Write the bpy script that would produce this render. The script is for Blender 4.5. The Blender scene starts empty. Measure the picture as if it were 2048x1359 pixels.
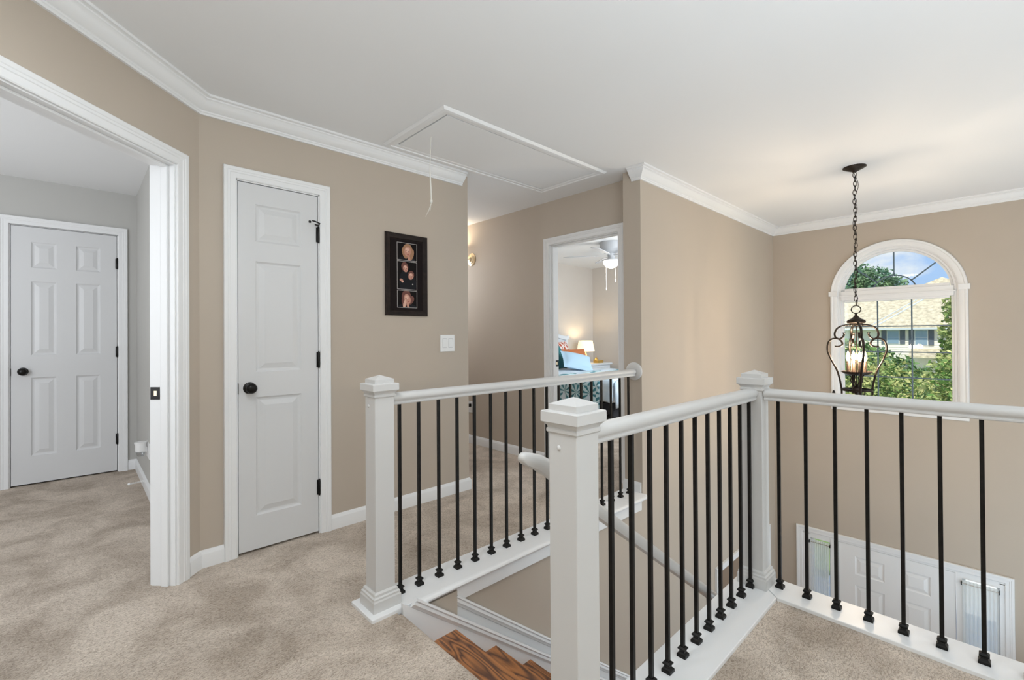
import bpy, bmesh, math, random
from mathutils import Vector, Matrix
random.seed(7)
PI = math.pi
sc = bpy.context.scene
COL = sc.collection

# ---------------------------------------------------------------- camera
yaw, pitch, roll = math.radians(46.60), math.radians(0.315), math.radians(-0.37)
f_ = Vector((math.cos(yaw)*math.cos(pitch), math.sin(yaw)*math.cos(pitch), math.sin(pitch)))
r0 = Vector((math.sin(yaw), -math.cos(yaw), 0)); u0 = r0.cross(f_)
r_ = math.cos(roll)*r0 + math.sin(roll)*u0
u_ = -math.sin(roll)*r0 + math.cos(roll)*u0
cd = bpy.data.cameras.new('camera'); cam = bpy.data.objects.new('camera', cd); COL.objects.link(cam)
cd.sensor_width = 36; cd.sensor_fit = 'HORIZONTAL'; cd.lens = 919.1/2048*36
cd.shift_y = -12.85/2048; cd.clip_start = .02; cd.clip_end = 400
m = Matrix((r_, u_, -f_)).transposed().to_4x4(); m.translation = (0, 0, 1.19)
cam.matrix_world = m
sc.camera = cam

# ---------------------------------------------------------------- world, sun, lights, exposure
sc.view_settings.view_transform = 'Standard'; sc.view_settings.look = 'None'
sc.view_settings.exposure = 0.0; sc.view_settings.gamma = 1.0; sc.view_settings.use_curve_mapping = False
w = bpy.data.worlds.new('sky'); sc.world = w; w.use_nodes = True
nt = w.node_tree; nt.nodes.clear()
def N(nt, t, **kw):
    n = nt.nodes.new(t)
    for k, v in kw.items():
        if k in n.inputs: n.inputs[k].default_value = v
        else: setattr(n, k, v)
    return n
tc = N(nt, 'ShaderNodeTexCoord'); sep = N(nt, 'ShaderNodeSeparateXYZ'); nt.links.new(tc.outputs['Generated'], sep.inputs[0])
ramp = N(nt, 'ShaderNodeValToRGB'); nt.links.new(sep.outputs['Z'], ramp.inputs[0])
ramp.color_ramp.elements[0].position = 0.0; ramp.color_ramp.elements[0].color = (.50, .70, 1, 1)
ramp.color_ramp.elements[1].position = .5; ramp.color_ramp.elements[1].color = (.16, .38, .92, 1)
mp = N(nt, 'ShaderNodeMapping'); mp.inputs['Scale'].default_value = (1.0, 1.0, 2.2); nt.links.new(tc.outputs['Generated'], mp.inputs[0])
cn = N(nt, 'ShaderNodeTexNoise', Scale=5.5, Detail=6.0, Roughness=.55); nt.links.new(mp.outputs[0], cn.inputs['Vector'])
cr = N(nt, 'ShaderNodeValToRGB'); nt.links.new(cn.outputs['Fac'], cr.inputs[0])
cr.color_ramp.elements[0].position = .48; cr.color_ramp.elements[1].position = .62
mx = N(nt, 'ShaderNodeMixRGB'); nt.links.new(cr.outputs[0], mx.inputs[0]); nt.links.new(ramp.outputs[0], mx.inputs[1]); mx.inputs[2].default_value = (.93, .95, 1, 1)
bg = N(nt, 'ShaderNodeBackground', Strength=1.0); nt.links.new(mx.outputs[0], bg.inputs[0])
wo = N(nt, 'ShaderNodeOutputWorld'); nt.links.new(bg.outputs[0], wo.inputs[0])

def light(name, kind, loc, power, color=(1, 1, 1), size=1.0, size_y=None, aim=None, radius=None):
    l = bpy.data.lights.new(name, kind); l.energy = power; l.color = color
    o = bpy.data.objects.new(name, l); COL.objects.link(o); o.location = loc
    if kind == 'AREA':
        l.size = size
        if size_y: l.shape = 'RECTANGLE'; l.size_y = size_y
    if radius is not None: l.shadow_soft_size = radius
    if aim is not None:
        o.rotation_euler = (Vector(aim)-Vector(loc)).to_track_quat('-Z', 'Y').to_euler()
    return o
sun = light('sun', 'SUN', (0, 0, 20), 4.2, (1, .95, .86), aim=(8, 2.5, 9)); sun.data.angle = .01
COOL = (.80, .915, 1.0)
light('hall_up_fill', 'AREA', (.1, -1.3, 1.15), 106, COOL, 2.4, aim=(.1, -1.29, 5))  # added upward fill that brightens the landing ceiling, no real fixture
light('hall_front_fill', 'AREA', (-.85, -2.3, 1.45), 20, COOL, 2.0, 2.0, aim=(2.2, 2.6, 1.0))  # added fill from behind the camera; no window there
light('hall_ceiling_lamp', 'AREA', (.25, 1.25, 2.33), 14, (.90, .95, 1.0), .38, aim=(.25, 1.251, 0))
light('left_room_up_fill', 'AREA', (-1.4, 4.1, .9), 10, (.92, .96, 1), 1.2, aim=(-1.4, 4.101, 4))  # added up-light that lifts the left room ceiling
light('foyer_side_fill', 'AREA', (4.2, -2.45, .6), 43, COOL, 2.4, 3.2, aim=(4.2, 3, .4))  # added fill on the unseen side of the foyer, not a built window
light('foyer_up_fill', 'AREA', (4.2, -.9, -1.8), 44, (.68, .86, 1.0), 2.2, aim=(4.2, -.9, 5))  # added cool up-light for the foyer ceiling
light('foyer_low_fill', 'AREA', (5.85, .75, -2.45), 15, (.72, .88, 1.0), 1.6, .8, aim=(1.4, 1.5, -.3))  # added fill near the foyer floor that brightens the stair skirt
light('left_room_fill', 'AREA', (-2.0, 2.6, 1.5), 44, (.90, .95, 1), 1.6, 1.6, aim=(-.4, 5.4, 1.3))  # added fill aimed at the far wall of the left room
light('bedroom_fill', 'AREA', (5.3, 2.15, 1.5), 54, (.86, .94, 1), 2.0, 1.6, aim=(5.3, 6, 1.3))  # added fill in front of the bedroom's near wall, which has no window
light('hall_end_fill', 'AREA', (2.7, 4.7, 1.9), 13, (.9, .94, 1), .8, aim=(2.8, 3.2, 1.2))  # added soft fill to brighten the hall

# ---------------------------------------------------------------- materials
MATS = {}
def mat(name, col, rough=.5, metal=0.0, noise=None, bump=None, spec=None, emit=None):
    """noise=(scale, amount[, detail]) varies the colour; bump=(scale, strength, dist)"""
    if name in MATS: return MATS[name]
    M = bpy.data.materials.new(name); M.use_nodes = True; nt = M.node_tree
    b = nt.nodes['Principled BSDF']; b.inputs['Base Color'].default_value = (*col, 1)
    b.inputs['Roughness'].default_value = rough; b.inputs['Metallic'].default_value = metal
    if spec is not None: b.inputs['Specular IOR Level'].default_value = spec
    tc = N(nt, 'ShaderNodeTexCoord')
    if noise:
        n = N(nt, 'ShaderNodeTexNoise', Scale=noise[0], Detail=4.0); nt.links.new(tc.outputs['Object'], n.inputs['Vector'])
        r = N(nt, 'ShaderNodeValToRGB'); nt.links.new(n.outputs['Fac'], r.inputs[0])
        a = noise[1]
        r.color_ramp.elements[0].position = .3; r.color_ramp.elements[1].position = .7
        r.color_ramp.elements[0].color = (*[c*(1-a) for c in col], 1)
        r.color_ramp.elements[1].color = (*[min(1, c*(1+a)) for c in col], 1)
        nt.links.new(r.outputs[0], b.inputs['Base Color'])
    if bump:
        n = N(nt, 'ShaderNodeTexNoise', Scale=bump[0], Detail=3.0); nt.links.new(tc.outputs['Object'], n.inputs['Vector'])
        bp = N(nt, 'ShaderNodeBump', Strength=bump[1], Distance=bump[2]); nt.links.new(n.outputs['Fac'], bp.inputs['Height'])
        nt.links.new(bp.outputs[0], b.inputs['Normal'])
    if emit:
        b.inputs['Emission Color'].default_value = (*emit[0], 1); b.inputs['Emission Strength'].default_value = emit[1]
    MATS[name] = M
    return M
wall_paint = mat('beige_wall_paint', (.50, .43, .355), .75, noise=(3, .015), bump=(260, .06, .001))
grey_paint = mat('pale_grey_wall_paint', (.50, .49, .465), .75, noise=(3, .015), bump=(260, .06, .001))
bed_paint = mat('bedroom_wall_paint', (.62, .57, .52), .8, noise=(3, .015), bump=(60, .08, .002))
ceil_paint = mat('ceiling_paint', (.80, .80, .80), .85, bump=(300, .05, .001))
trim_paint = mat('white_trim_paint', (.82, .82, .82), .38)
door_paint = mat('white_door_paint', (.67, .67, .672), .42, bump=(140, .02, .0004))
rail_paint = mat('handrail_paint', (.63, .622, .61), .32, bump=(40, .05, .001))
black_metal = mat('black_metal', (.012, .011, .010), .42, .6, noise=(60, .3))
bronze = mat('dark_bronze', (.035, .026, .020), .38, .8, noise=(30, .5))
dark_hw = mat('black_hardware', (.014, .013, .012), .3, .7)
white_plastic = mat('white_plastic', (.85, .85, .84), .3)
gap_black = mat('painted_gap_shade', (.02, .02, .02), .9)  # black colour that stands in for shade inside narrow gaps
chrome = mat('brushed_nickel', (.55, .52, .48), .25, 1)
brass = mat('pale_brass', (.75, .62, .42), .3, .9)

def carpet_mat():
    M = bpy.data.materials.new('beige_carpet'); M.use_nodes = True; nt = M.node_tree
    b = nt.nodes['Principled BSDF']; b.inputs['Roughness'].default_value = 1; b.inputs['Specular IOR Level'].default_value = .05
    tc = N(nt, 'ShaderNodeTexCoord'); v = tc.outputs['Object']
    L = nt.links.new
    big = N(nt, 'ShaderNodeTexNoise', Scale=3.2, Detail=5.0, Roughness=.6, Distortion=.6); L(v, big.inputs['Vector'])
    rb = N(nt, 'ShaderNodeValToRGB'); L(big.outputs['Fac'], rb.inputs[0])
    rb.color_ramp.elements[0].position = .36; rb.color_ramp.elements[0].color = (.50, .42, .345, 1)
    rb.color_ramp.elements[1].position = .6; rb.color_ramp.elements[1].color = (.74, .64, .545, 1)
    mp = N(nt, 'ShaderNodeMapping'); mp.inputs['Rotation'].default_value = (0, 0, .7); mp.inputs['Scale'].default_value = (1, 1.9, 1); L(v, mp.inputs[0])
    fn = N(nt, 'ShaderNodeTexNoise', Scale=95.0, Detail=2.0, Roughness=.55, Distortion=1.2); L(mp.outputs[0], fn.inputs['Vector'])
    rf = N(nt, 'ShaderNodeValToRGB'); L(fn.outputs['Fac'], rf.inputs[0])
    rf.color_ramp.elements[0].position = .34; rf.color_ramp.elements[0].color = (.50, .47, .44, 1)
    rf.color_ramp.elements[1].position = .56; rf.color_ramp.elements[1].color = (1.0, 1.0, 1.0, 1)
    mx = N(nt, 'ShaderNodeMixRGB', blend_type='MULTIPLY'); mx.inputs[0].default_value = .8
    L(rb.outputs[0], mx.inputs[1]); L(rf.outputs[0], mx.inputs[2]); L(mx.outputs[0], b.inputs['Base Color'])
    bp = N(nt, 'ShaderNodeBump', Strength=.9, Distance=.007); L(fn.outputs['Fac'], bp.inputs['Height'])
    mid = N(nt, 'ShaderNodeTexNoise', Scale=14.0, Detail=3.0); L(v, mid.inputs['Vector'])
    bp2 = N(nt, 'ShaderNodeBump', Strength=.35, Distance=.02); L(mid.outputs['Fac'], bp2.inputs['Height']); L(bp.outputs[0], bp2.inputs['Normal'])
    L(bp2.outputs[0], b.inputs['Normal'])
    return M
carpet = carpet_mat()

def oak_mat():
    M = bpy.data.materials.new('stained_oak'); M.use_nodes = True; nt = M.node_tree
    b = nt.nodes['Principled BSDF']; b.inputs['Roughness'].default_value = .3
    tc = N(nt, 'ShaderNodeTexCoord'); L = nt.links.new
    mp = N(nt, 'ShaderNodeMapping'); mp.inputs['Scale'].default_value = (1, .10, 1); L(tc.outputs['Object'], mp.inputs[0])
    n = N(nt, 'ShaderNodeTexNoise', Scale=9.0, Detail=2.5, Distortion=.35); L(mp.outputs[0], n.inputs['Vector'])
    wv = N(nt, 'ShaderNodeMath', operation='MULTIPLY'); L(n.outputs['Fac'], wv.inputs[0]); wv.inputs[1].default_value = 20
    fr = N(nt, 'ShaderNodeMath', operation='PINGPONG'); L(wv.outputs[0], fr.inputs[0]); fr.inputs[1].default_value = .5
    mp2 = N(nt, 'ShaderNodeMapping'); mp2.inputs['Scale'].default_value = (260, 9, 60); L(tc.outputs['Object'], mp2.inputs[0])
    n2 = N(nt, 'ShaderNodeTexNoise', Scale=1.0, Detail=3.0); L(mp2.outputs[0], n2.inputs['Vector'])
    r = N(nt, 'ShaderNodeValToRGB'); L(fr.outputs[0], r.inputs[0])
    r.color_ramp.elements[0].position = .02; r.color_ramp.elements[0].color = (.11, .032, .008, 1)
    r.color_ramp.elements[1].position = .42; r.color_ramp.elements[1].color = (.52, .195, .05, 1)
    mx = N(nt, 'ShaderNodeMixRGB', blend_type='MULTIPLY'); mx.inputs[0].default_value = .55
    L(r.outputs[0], mx.inputs[1]); L(n2.outputs['Fac'], mx.inputs[2])
    g = N(nt, 'ShaderNodeBrightContrast', Bright=.05, Contrast=.05); L(mx.outputs[0], g.inputs[0]); L(g.outputs[0], b.inputs['Base Color'])
    bp = N(nt, 'ShaderNodeBump', Strength=.15, Distance=.001); L(n2.outputs['Fac'], bp.inputs['Height']); L(bp.outputs[0], b.inputs['Normal'])
    return M
oak = oak_mat()

def glass_mat(name, tint=(1, 1, 1), gloss=.07):
    M = bpy.data.materials.new(name); M.use_nodes = True; nt = M.node_tree; nt.nodes.clear()
    t = N(nt, 'ShaderNodeBsdfTransparent'); t.inputs[0].default_value = (*tint, 1)
    g = N(nt, 'ShaderNodeBsdfGlossy'); g.inputs['Roughness'].default_value = .02
    mx = N(nt, 'ShaderNodeMixShader'); mx.inputs[0].default_value = gloss
    nt.links.new(t.outputs[0], mx.inputs[1]); nt.links.new(g.outputs[0], mx.inputs[2])
    o = N(nt, 'ShaderNodeOutputMaterial'); nt.links.new(mx.outputs[0], o.inputs[0])
    return M
pane_glass = glass_mat('window_glass', (.97, .99, .98), .018)

def sheer_mat():
    M = bpy.data.materials.new('white_sheer'); M.use_nodes = True; nt = M.node_tree; nt.nodes.clear()
    t = N(nt, 'ShaderNodeBsdfTransparent'); d = N(nt, 'ShaderNodeBsdfDiffuse'); d.inputs[0].default_value = (.9, .9, .88, 1)
    tl = N(nt, 'ShaderNodeBsdfTranslucent'); tl.inputs[0].default_value = (.92, .92, .9, 1)
    a = N(nt, 'ShaderNodeMixShader'); a.inputs[0].default_value = .5
    nt.links.new(d.outputs[0], a.inputs[1]); nt.links.new(tl.outputs[0], a.inputs[2])
    mx = N(nt, 'ShaderNodeMixShader'); mx.inputs[0].default_value = .85
    nt.links.new(t.outputs[0], mx.inputs[1]); nt.links.new(a.outputs[0], mx.inputs[2])
    o = N(nt, 'ShaderNodeOutputMaterial'); nt.links.new(mx.outputs[0], o.inputs[0])
    return M
sheer = sheer_mat()

def two_tone(name, c1, c2, scale, kind='voronoi', lo=.45, hi=.5, rough=.85, stretch=(1, 1, 1)):
    M = bpy.data.materials.new(name); M.use_nodes = True; nt = M.node_tree
    b = nt.nodes['Principled BSDF']; b.inputs['Roughness'].default_value = rough
    tc = N(nt, 'ShaderNodeTexCoord'); mp = N(nt, 'ShaderNodeMapping'); mp.inputs['Scale'].default_value = stretch
    nt.links.new(tc.outputs['Object'], mp.inputs[0])
    if kind == 'voronoi':
        n = N(nt, 'ShaderNodeTexVoronoi', Scale=scale); n.feature = 'DISTANCE_TO_EDGE'; out = n.outputs['Distance']
    elif kind == 'brick':
        n = N(nt, 'ShaderNodeTexBrick', Scale=scale); out = n.outputs['Fac']
    elif kind == 'wave':
        n = N(nt, 'ShaderNodeTexWave', Scale=scale); n.bands_direction = 'Z'; out = n.outputs['Fac']
    else:
        n = N(nt, 'ShaderNodeTexNoise', Scale=scale, Detail=5.0); out = n.outputs['Fac']
    nt.links.new(mp.outputs[0], n.inputs['Vector'])
    r = N(nt, 'ShaderNodeValToRGB'); nt.links.new(out, r.inputs[0])
    r.color_ramp.elements[0].position = lo; r.color_ramp.elements[1].position = hi
    r.color_ramp.elements[0].color = (*c1, 1); r.color_ramp.elements[1].color = (*c2, 1)
    nt.links.new(r.outputs[0], b.inputs['Base Color'])
    return M

# ---------------------------------------------------------------- mesh helpers
def world_of(o):
    if o is None: return Matrix.Identity(4)
    return world_of(o.parent) @ (o.matrix_parent_inverse if o.parent else Matrix.Identity(4)) @ Matrix.LocRotScale(o.location, o.rotation_euler, o.scale)
class MB:
    def __init__(s): s.v = []; s.f = []; s.m = []
    def add(s, vs, fs, mi=0, M=None):
        k = len(s.v)
        s.v += [tuple(M @ Vector(p)) if M else tuple(p) for p in vs]
        s.f += [tuple(i+k for i in f) for f in fs]; s.m += [mi]*len(fs)
        return s
    def box(s, x0, x1, y0, y1, z0, z1, mi=0, M=None):
        return s.add([(x0, y0, z0), (x1, y0, z0), (x1, y1, z0), (x0, y1, z0), (x0, y0, z1), (x1, y0, z1), (x1, y1, z1), (x0, y1, z1)],
                     [(0, 3, 2, 1), (4, 5, 6, 7), (0, 1, 5, 4), (1, 2, 6, 5), (2, 3, 7, 6), (3, 0, 4, 7)], mi, M)
    def prism(s, pts, z0, z1, mi=0, fn=None):
        n = len(pts); fn = fn or (lambda a, b, c: (a, b, c))
        vs = [fn(a, b, z0) for a, b in pts]+[fn(a, b, z1) for a, b in pts]
        return s.add(vs, [tuple(range(n))[::-1], tuple(range(n, 2*n))]+[(i, (i+1) % n, n+(i+1) % n, n+i) for i in range(n)], mi)
    def lathe(s, prof, n=24, M=None, mi=0, closed=False, phase=0):
        vs = []; fs = []; k = len(prof)
        for r, z in prof:
            for j in range(n):
                a = 2*PI*j/n+phase; vs.append((r*math.cos(a), r*math.sin(a), z))
        for i in range(k-1):
            for j in range(n):
                j2 = (j+1) % n; fs.append((i*n+j, i*n+j2, (i+1)*n+j2, (i+1)*n+j))
        if prof[0][0] > 1e-5: fs.append(tuple(range(n))[::-1])
        if prof[-1][0] > 1e-5: fs.append(tuple((k-1)*n+j for j in range(n)))
        return s.add(vs, fs, mi, M)
    def tube(s, pts, r, n=8, mi=0, caps=True, closed=False, sec=None, up=None):
        P = [Vector(p) for p in pts]; k = len(P); vs = []; fs = []
        if not hasattr(r, '__len__'): r = [r]*k
        prev = None
        for i in range(k):
            if closed: t = (P[(i+1) % k]-P[i-1]).normalized()
            else: t = (P[min(i+1, k-1)]-P[max(i-1, 0)]).normalized()
            if up is not None: a = Vector(up)
            else: a = prev if prev is not None else (Vector((0, 0, 1)) if abs(t.z) < .9 else Vector((1, 0, 0)))
            a = (a-t*a.dot(t)).normalized(); prev = a; b = t.cross(a)
            if sec: ring = [(x*r[i], y*r[i]) for x, y in sec]
            else: ring = [(r[i]*math.cos(2*PI*j/n), r[i]*math.sin(2*PI*j/n)) for j in range(n)]
            for x, y in ring: vs.append(P[i]+a*x+b*y)
        n = len(sec) if sec else n
        for i in range(k if closed else k-1):
            i2 = (i+1) % k
            for j in range(n):
                j2 = (j+1) % n; fs.append((i*n+j, i*n+j2, i2*n+j2, i2*n+j))
        if caps and not closed: fs += [tuple(range(n))[::-1], tuple((k-1)*n+j for j in range(n))]
        return s.add(vs, fs, mi)
    def sweep(s, path, prof, fn, closed=False, mi=0):
        """path in a plane (a,b); profile (u = offset to the left of travel, v = out of plane)"""
        n = len(path); k = len(prof); vs = []
        P = [Vector(p) for p in path]
        for i in range(n):
            def nrm(a, b): d = (b-a).normalized(); return Vector((-d.y, d.x))
            ns = []
            if closed or i > 0: ns.append(nrm(P[i-1], P[i]))
            if closed or i < n-1: ns.append(nrm(P[i], P[(i+1) % n]))
            if len(ns) == 2: mm = (ns[0]+ns[1]); mm = mm/(mm.dot(ns[0]))
            else: mm = ns[0]
            for u, v in prof:
                q = P[i]+mm*u; vs.append(fn(q.x, q.y, v))
        fs = []
        for i in range(n if closed else n-1):
            i2 = (i+1) % n
            for j in range(k):
                j2 = (j+1) % k; fs.append((i*k+j, i*k+j2, i2*k+j2, i2*k+j))
        if not closed: fs += [tuple(range(k))[::-1], tuple((n-1)*k+j for j in range(k))]
        return s.add(vs, fs, mi)
    def build(s, name, mats, parent=None, smooth=None, recalc=True, bevel=None):
        me = bpy.data.meshes.new(name); me.from_pydata(s.v, [], s.f)
        if not isinstance(mats, (list, tuple)): mats = [mats]
        for x in mats: me.materials.append(x)
        if len(mats) > 1: me.polygons.foreach_set('material_index', s.m)
        if recalc:
            bm = bmesh.new(); bm.from_mesh(me); bmesh.ops.recalc_face_normals(bm, faces=bm.faces); bm.to_mesh(me); bm.free()
        if smooth:
            me.polygons.foreach_set('use_smooth', [True]*len(me.polygons)); me.set_sharp_from_angle(angle=math.radians(smooth))
        me.update()
        o = bpy.data.objects.new(name, me); COL.objects.link(o)
        if parent is not None:
            o.parent = parent; o.matrix_parent_inverse = world_of(parent).inverted()
        if bevel:
            b = o.modifiers.new('bevel', 'BEVEL'); b.width = bevel; b.segments = 2; b.limit_method = 'ANGLE'; b.angle_limit = math.radians(50)
        return o
def tag(o, label=None, cat=None, group=None, kind=None):
    if label: o['label'] = label
    if cat: o['category'] = cat
    if group: o['group'] = group
    if kind: o['kind'] = kind
    return o
def empty(name, loc=(0, 0, 0), rz=0):
    o = bpy.data.objects.new(name, None); o.empty_display_size = .05; COL.objects.link(o); o.location = loc; o.rotation_euler = (0, 0, rz); return o
def struct(name, label, cat, mb, mats, **kw):
    return tag(mb.build(name, mats, **kw), label, cat, kind='structure')
def dup(o, parent=None, offset=None, local=None):
    """copy an object and everything under it; same mesh data"""
    c = o.copy(); COL.objects.link(c)
    if parent is not None: c.parent = parent
    if offset is not None: c.location = Vector(o.location)+Vector(offset)
    for ch in o.children: dup(ch, c)
    return c
def children_dup(o, offset): return dup(o, o.parent, offset)
def V(*a): return Vector(a)
def rot(axis, a): return Matrix.Rotation(a, 4, axis)
def T(x, y, z): return Matrix.Translation((x, y, z))

S2 = math.sqrt(.5)
CX, CY = .46, 2.848            # corner where the angled wall meets the closet wall
FZ = -3.08                     # foyer floor
CEIL = 2.44

# ================================================================ SETTING
# floors ----------------------------------------------------------
fl = MB()
t0 = -.26
fl.box(-1.2, 1.0, -2.7, 5.6, t0, 0)                   # landing
fl.box(-3.1, -1.2, 1.2, 5.6, t0, 0)
fl.box(1.0, 3.3, 1.965, 5.6, t0, 0)                   # hall
fl.box(1.0, 2.28, -2.7, .70, t0, 0)                   # near strip
fl.sweep([(.80, 0), (1.0, 0)], [(0, 0)]*0 or [(0, 0), (0.001, 0), (0, .001)], lambda a, b, c: (a, .9+c, -.02-b*0), mi=0)
# rounded carpet nosing over the top stair
pr = [(1.0, 0.0), (1.008, -.002), (1.018, -.008), (1.024, -.018), (1.022, -.03), (1.010, -.045), (1.0, -.05)]
fl.prism(pr, .885, 1.775, fn=lambda a, b, c: (a, c, b))
struct('floor', 'beige looped carpet covering the upstairs landing and hall', 'floor', fl, carpet, smooth=40)
fb = MB(); fb.box(2.28, 2.43, -2.7, .88, t0, -.03); fb.box(1.0, 2.28, .70, .88, t0, -.03); fb.box(1.33, 3.3, 1.842, 1.965, t0, -.03)
struct('trim_9', 'floor edge behind the white shoe boards around the stairwell', 'floor edge', fb, wall_paint)
struct('floor_bedroom', 'carpet floor of the bedroom behind the open door', 'floor', MB().box(3.3, 7.1, 1.98, 5.3, t0, 0), carpet)
struct('floor_foyer', 'stained wood floor of the foyer downstairs', 'floor', MB().box(-.2, 6.2, -2.7, 5.0, FZ-.1, FZ), oak)

# ceilings --------------------------------------------------------
struct('ceiling', 'smooth white ceiling over landing, hall and foyer', 'ceiling',
       MB().prism([(-1.2, -2.7), (6.15, -2.7), (6.15, 1.98), (7.15, 1.98), (7.15, 5.3), (.46, 5.3), (.46, 2.92), (-1.2, 1.26)], CEIL, CEIL+.1), ceil_paint)
struct('ceiling_left_room', 'white ceiling of the room behind the angled opening', 'ceiling',
       MB().prism([(.47, 5.55), (-3.1, 5.55), (-3.1, -.65), (-1.15, 1.30), (.40, 2.85), (.47, 2.9)], 2.50, 2.6), ceil_paint)

# walls -----------------------------------------------------------
def slab(mb, p0, p1, thick, z0, z1, openings=()):
    """vertical wall; visible face on p0->p1, thickness to the LEFT of travel; openings (s0,s1,za,zb)"""
    p0 = Vector(p0); p1 = Vector(p1); L = (p1-p0).length; d = (p1-p0)/L; n = Vector((-d.y, d.x))
    def cell(s0, s1, a, b):
        if s1-s0 < 1e-4 or b-a < 1e-4: return
        q = [p0+d*s0, p0+d*s1, p0+d*s1+n*thick, p0+d*s0+n*thick]
        mb.prism([tuple(x) for x in q], a, b)
    s = 0
    for s0, s1, a, b in sorted(openings):
        cell(s, s0, z0, z1); cell(s0, s1, z0, a); cell(s0, s1, b, z1); s = s1
    cell(s, L, z0, z1)
    return mb
# closet wall: visible face y = CY, travel -x -> left normal is -y, so travel +x puts the thickness on +y
struct('wall_closet', 'beige wall holding the narrow closet door', 'wall', slab(MB(), (CX, CY), (2.222, CY), .12, 0, CEIL, [(.628-CX, 1.076-CX, 0, 2.06)]), wall_paint)
# angled wall at 45 degrees: s measured from the corner towards the camera side
a0 = Vector((CX, CY)); ad = Vector((-S2, -S2)); an = Vector((S2, -S2))     # an = normal into the landing
aw = MB()
end = a0+ad*2.206
OP0, OP1, OPZ = .150, .962, 2.045
slab(aw, end, a0, .118, 0, CEIL+.02, [(2.206-OP1, 2.206-OP0, 0, OPZ)])
struct('wall_angled', 'beige angled wall around the open doorway at the left', 'wall', aw, wall_paint)
struct('wall_left', 'beige wall to the left of the angled doorway', 'wall', MB().box(-1.2, -1.1, -2.7, end.y, 0, CEIL), wall_paint)
struct('wall_back', 'beige wall behind the landing', 'wall', MB().box(-1.2, 6.15, -2.7, -2.6, FZ, CEIL), wall_paint)
bw = slab(MB(), (3.2, 5.3), (3.2, 1.98), .11, 0, CEIL, [(5.3-2.875, 5.3-2.110, 0, 2.045)])
struct('wall_hall', 'beige hall wall around the bedroom doorway', 'wall', bw, wall_paint)
struct('wall_hall_end', 'beige wall closing the hall', 'wall', MB().box(2.0, 3.2, 5.2, 5.3, 0, CEIL), wall_paint)
struct('wall_hall_back', 'beige back face of the closet', 'wall', MB().box(2.12, 2.22, 2.968, 5.2, 0, CEIL), wall_paint)
# stair wall, with the end cap at x = 3.06 and a cased opening downstairs
sw = slab(MB(), (3.06, 1.83), (6.15, 1.83), .15, 0, CEIL)
slab(sw, (1.325, 1.83), (6.15, 1.83), .15, FZ, 0, [(4.37-1.325, 5.72-1.325, FZ, -1.04)])
struct('wall_stair', 'tall beige wall beside the staircase rising from the foyer', 'wall', sw, wall_paint)
struct('wall_stair_offset', 'short beige wall face under the corner newel at the stair top', 'wall', MB().box(.98, 1.325, 1.795, 1.95, FZ, -.03), wall_paint)
struct('wall_stair_right', 'beige wall under the near railing', 'wall', MB().box(.98, 2.43, .78, .89, FZ, -.03), wall_paint)
struct('wall_under_landing', 'beige wall below the landing edge', 'wall', MB().box(2.32, 2.43, -2.6, .78, FZ, -.26), wall_paint)
# window wall with an arched opening
WC, AZ, AR = .722, 1.604, .470      # centre y, spring height, rough radius
WX = 6.0
ww = MB()
slab(ww, (WX, 1.83), (WX, WC+AR), .15, FZ, CEIL, [(1.83-1.495, 1.83-WC-AR, FZ, -1.045)] if 1.495 > WC+AR else ())
slab(ww, (WX, WC-AR), (WX, -2.6), .15, FZ, CEIL, [(0, WC-AR+.012, FZ, -1.045)])
ww.box(WX, WX+.15, WC-AR, WC+AR, -1.045, .46)
nA = 28
arc = [(WC+AR*math.cos(PI*i/nA), AZ+AR*math.sin(PI*i/nA)) for i in range(nA+1)]
for i in range(nA):
    (ya, za), (yb, zb) = arc[i], arc[i+1]
    ww.prism([(ya, za), (yb, zb), (yb, CEIL), (ya, CEIL)], WX, WX+.15, fn=lambda a, b, c: (c, a, b))
struct('wall_window', 'beige two-storey wall with the arched window', 'wall', ww, wall_paint)
# left room, bedroom shells
struct('wall_left_room_far', 'pale grey wall around the six-panel door in the left room', 'wall',
       slab(MB(), (-3.1, 5.43), (.50, 5.43), .12, 0, 2.55, [(3.1-.40, 3.1+.268, 0, 2.115)]), grey_paint)
struct('wall_left_room_side', 'pale grey side wall of the left room', 'wall', MB().box(.395, .455, 2.86, 5.43, 0, 2.55), grey_paint)
struct('wall_left_room_window', 'pale grey outer wall of the left room', 'wall', MB().box(-3.1, -3.0, -.65, 5.43, 0, 2.55), grey_paint)
struct('wall_bedroom_head', 'light beige bedroom wall behind the headboard', 'wall', MB().box(3.31, 7.1, 5.2, 5.3, 0, CEIL), bed_paint)
struct('wall_bedroom_right', 'light beige bedroom wall beyond the nightstand', 'wall', MB().box(7.0, 7.1, 1.98, 5.2, 0, CEIL), bed_paint)
struct('wall_bedroom_near', 'light beige bedroom wall beside the stairs', 'wall', MB().box(3.31, 7.0, 1.98, 2.03, 0, CEIL), bed_paint)
# room behind the downstairs opening
sr = MB(); sr.box(3.9, 6.6, 3.6, 3.7, FZ, -.3); sr.box(3.8, 3.9, 1.98, 3.7, FZ, -.3); sr.box(6.6, 6.7, 1.98, 3.7, FZ, -.3)
struct('wall_dining', 'beige walls of the room beyond the downstairs opening', 'wall', sr, wall_paint)
light('dining_fill', 'AREA', (5.3, 2.9, -.5), 16, (1, .97, .93), 1.0, aim=(5.3, 2.9, -3))  # added overhead fill for this room, no window behind it

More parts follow.
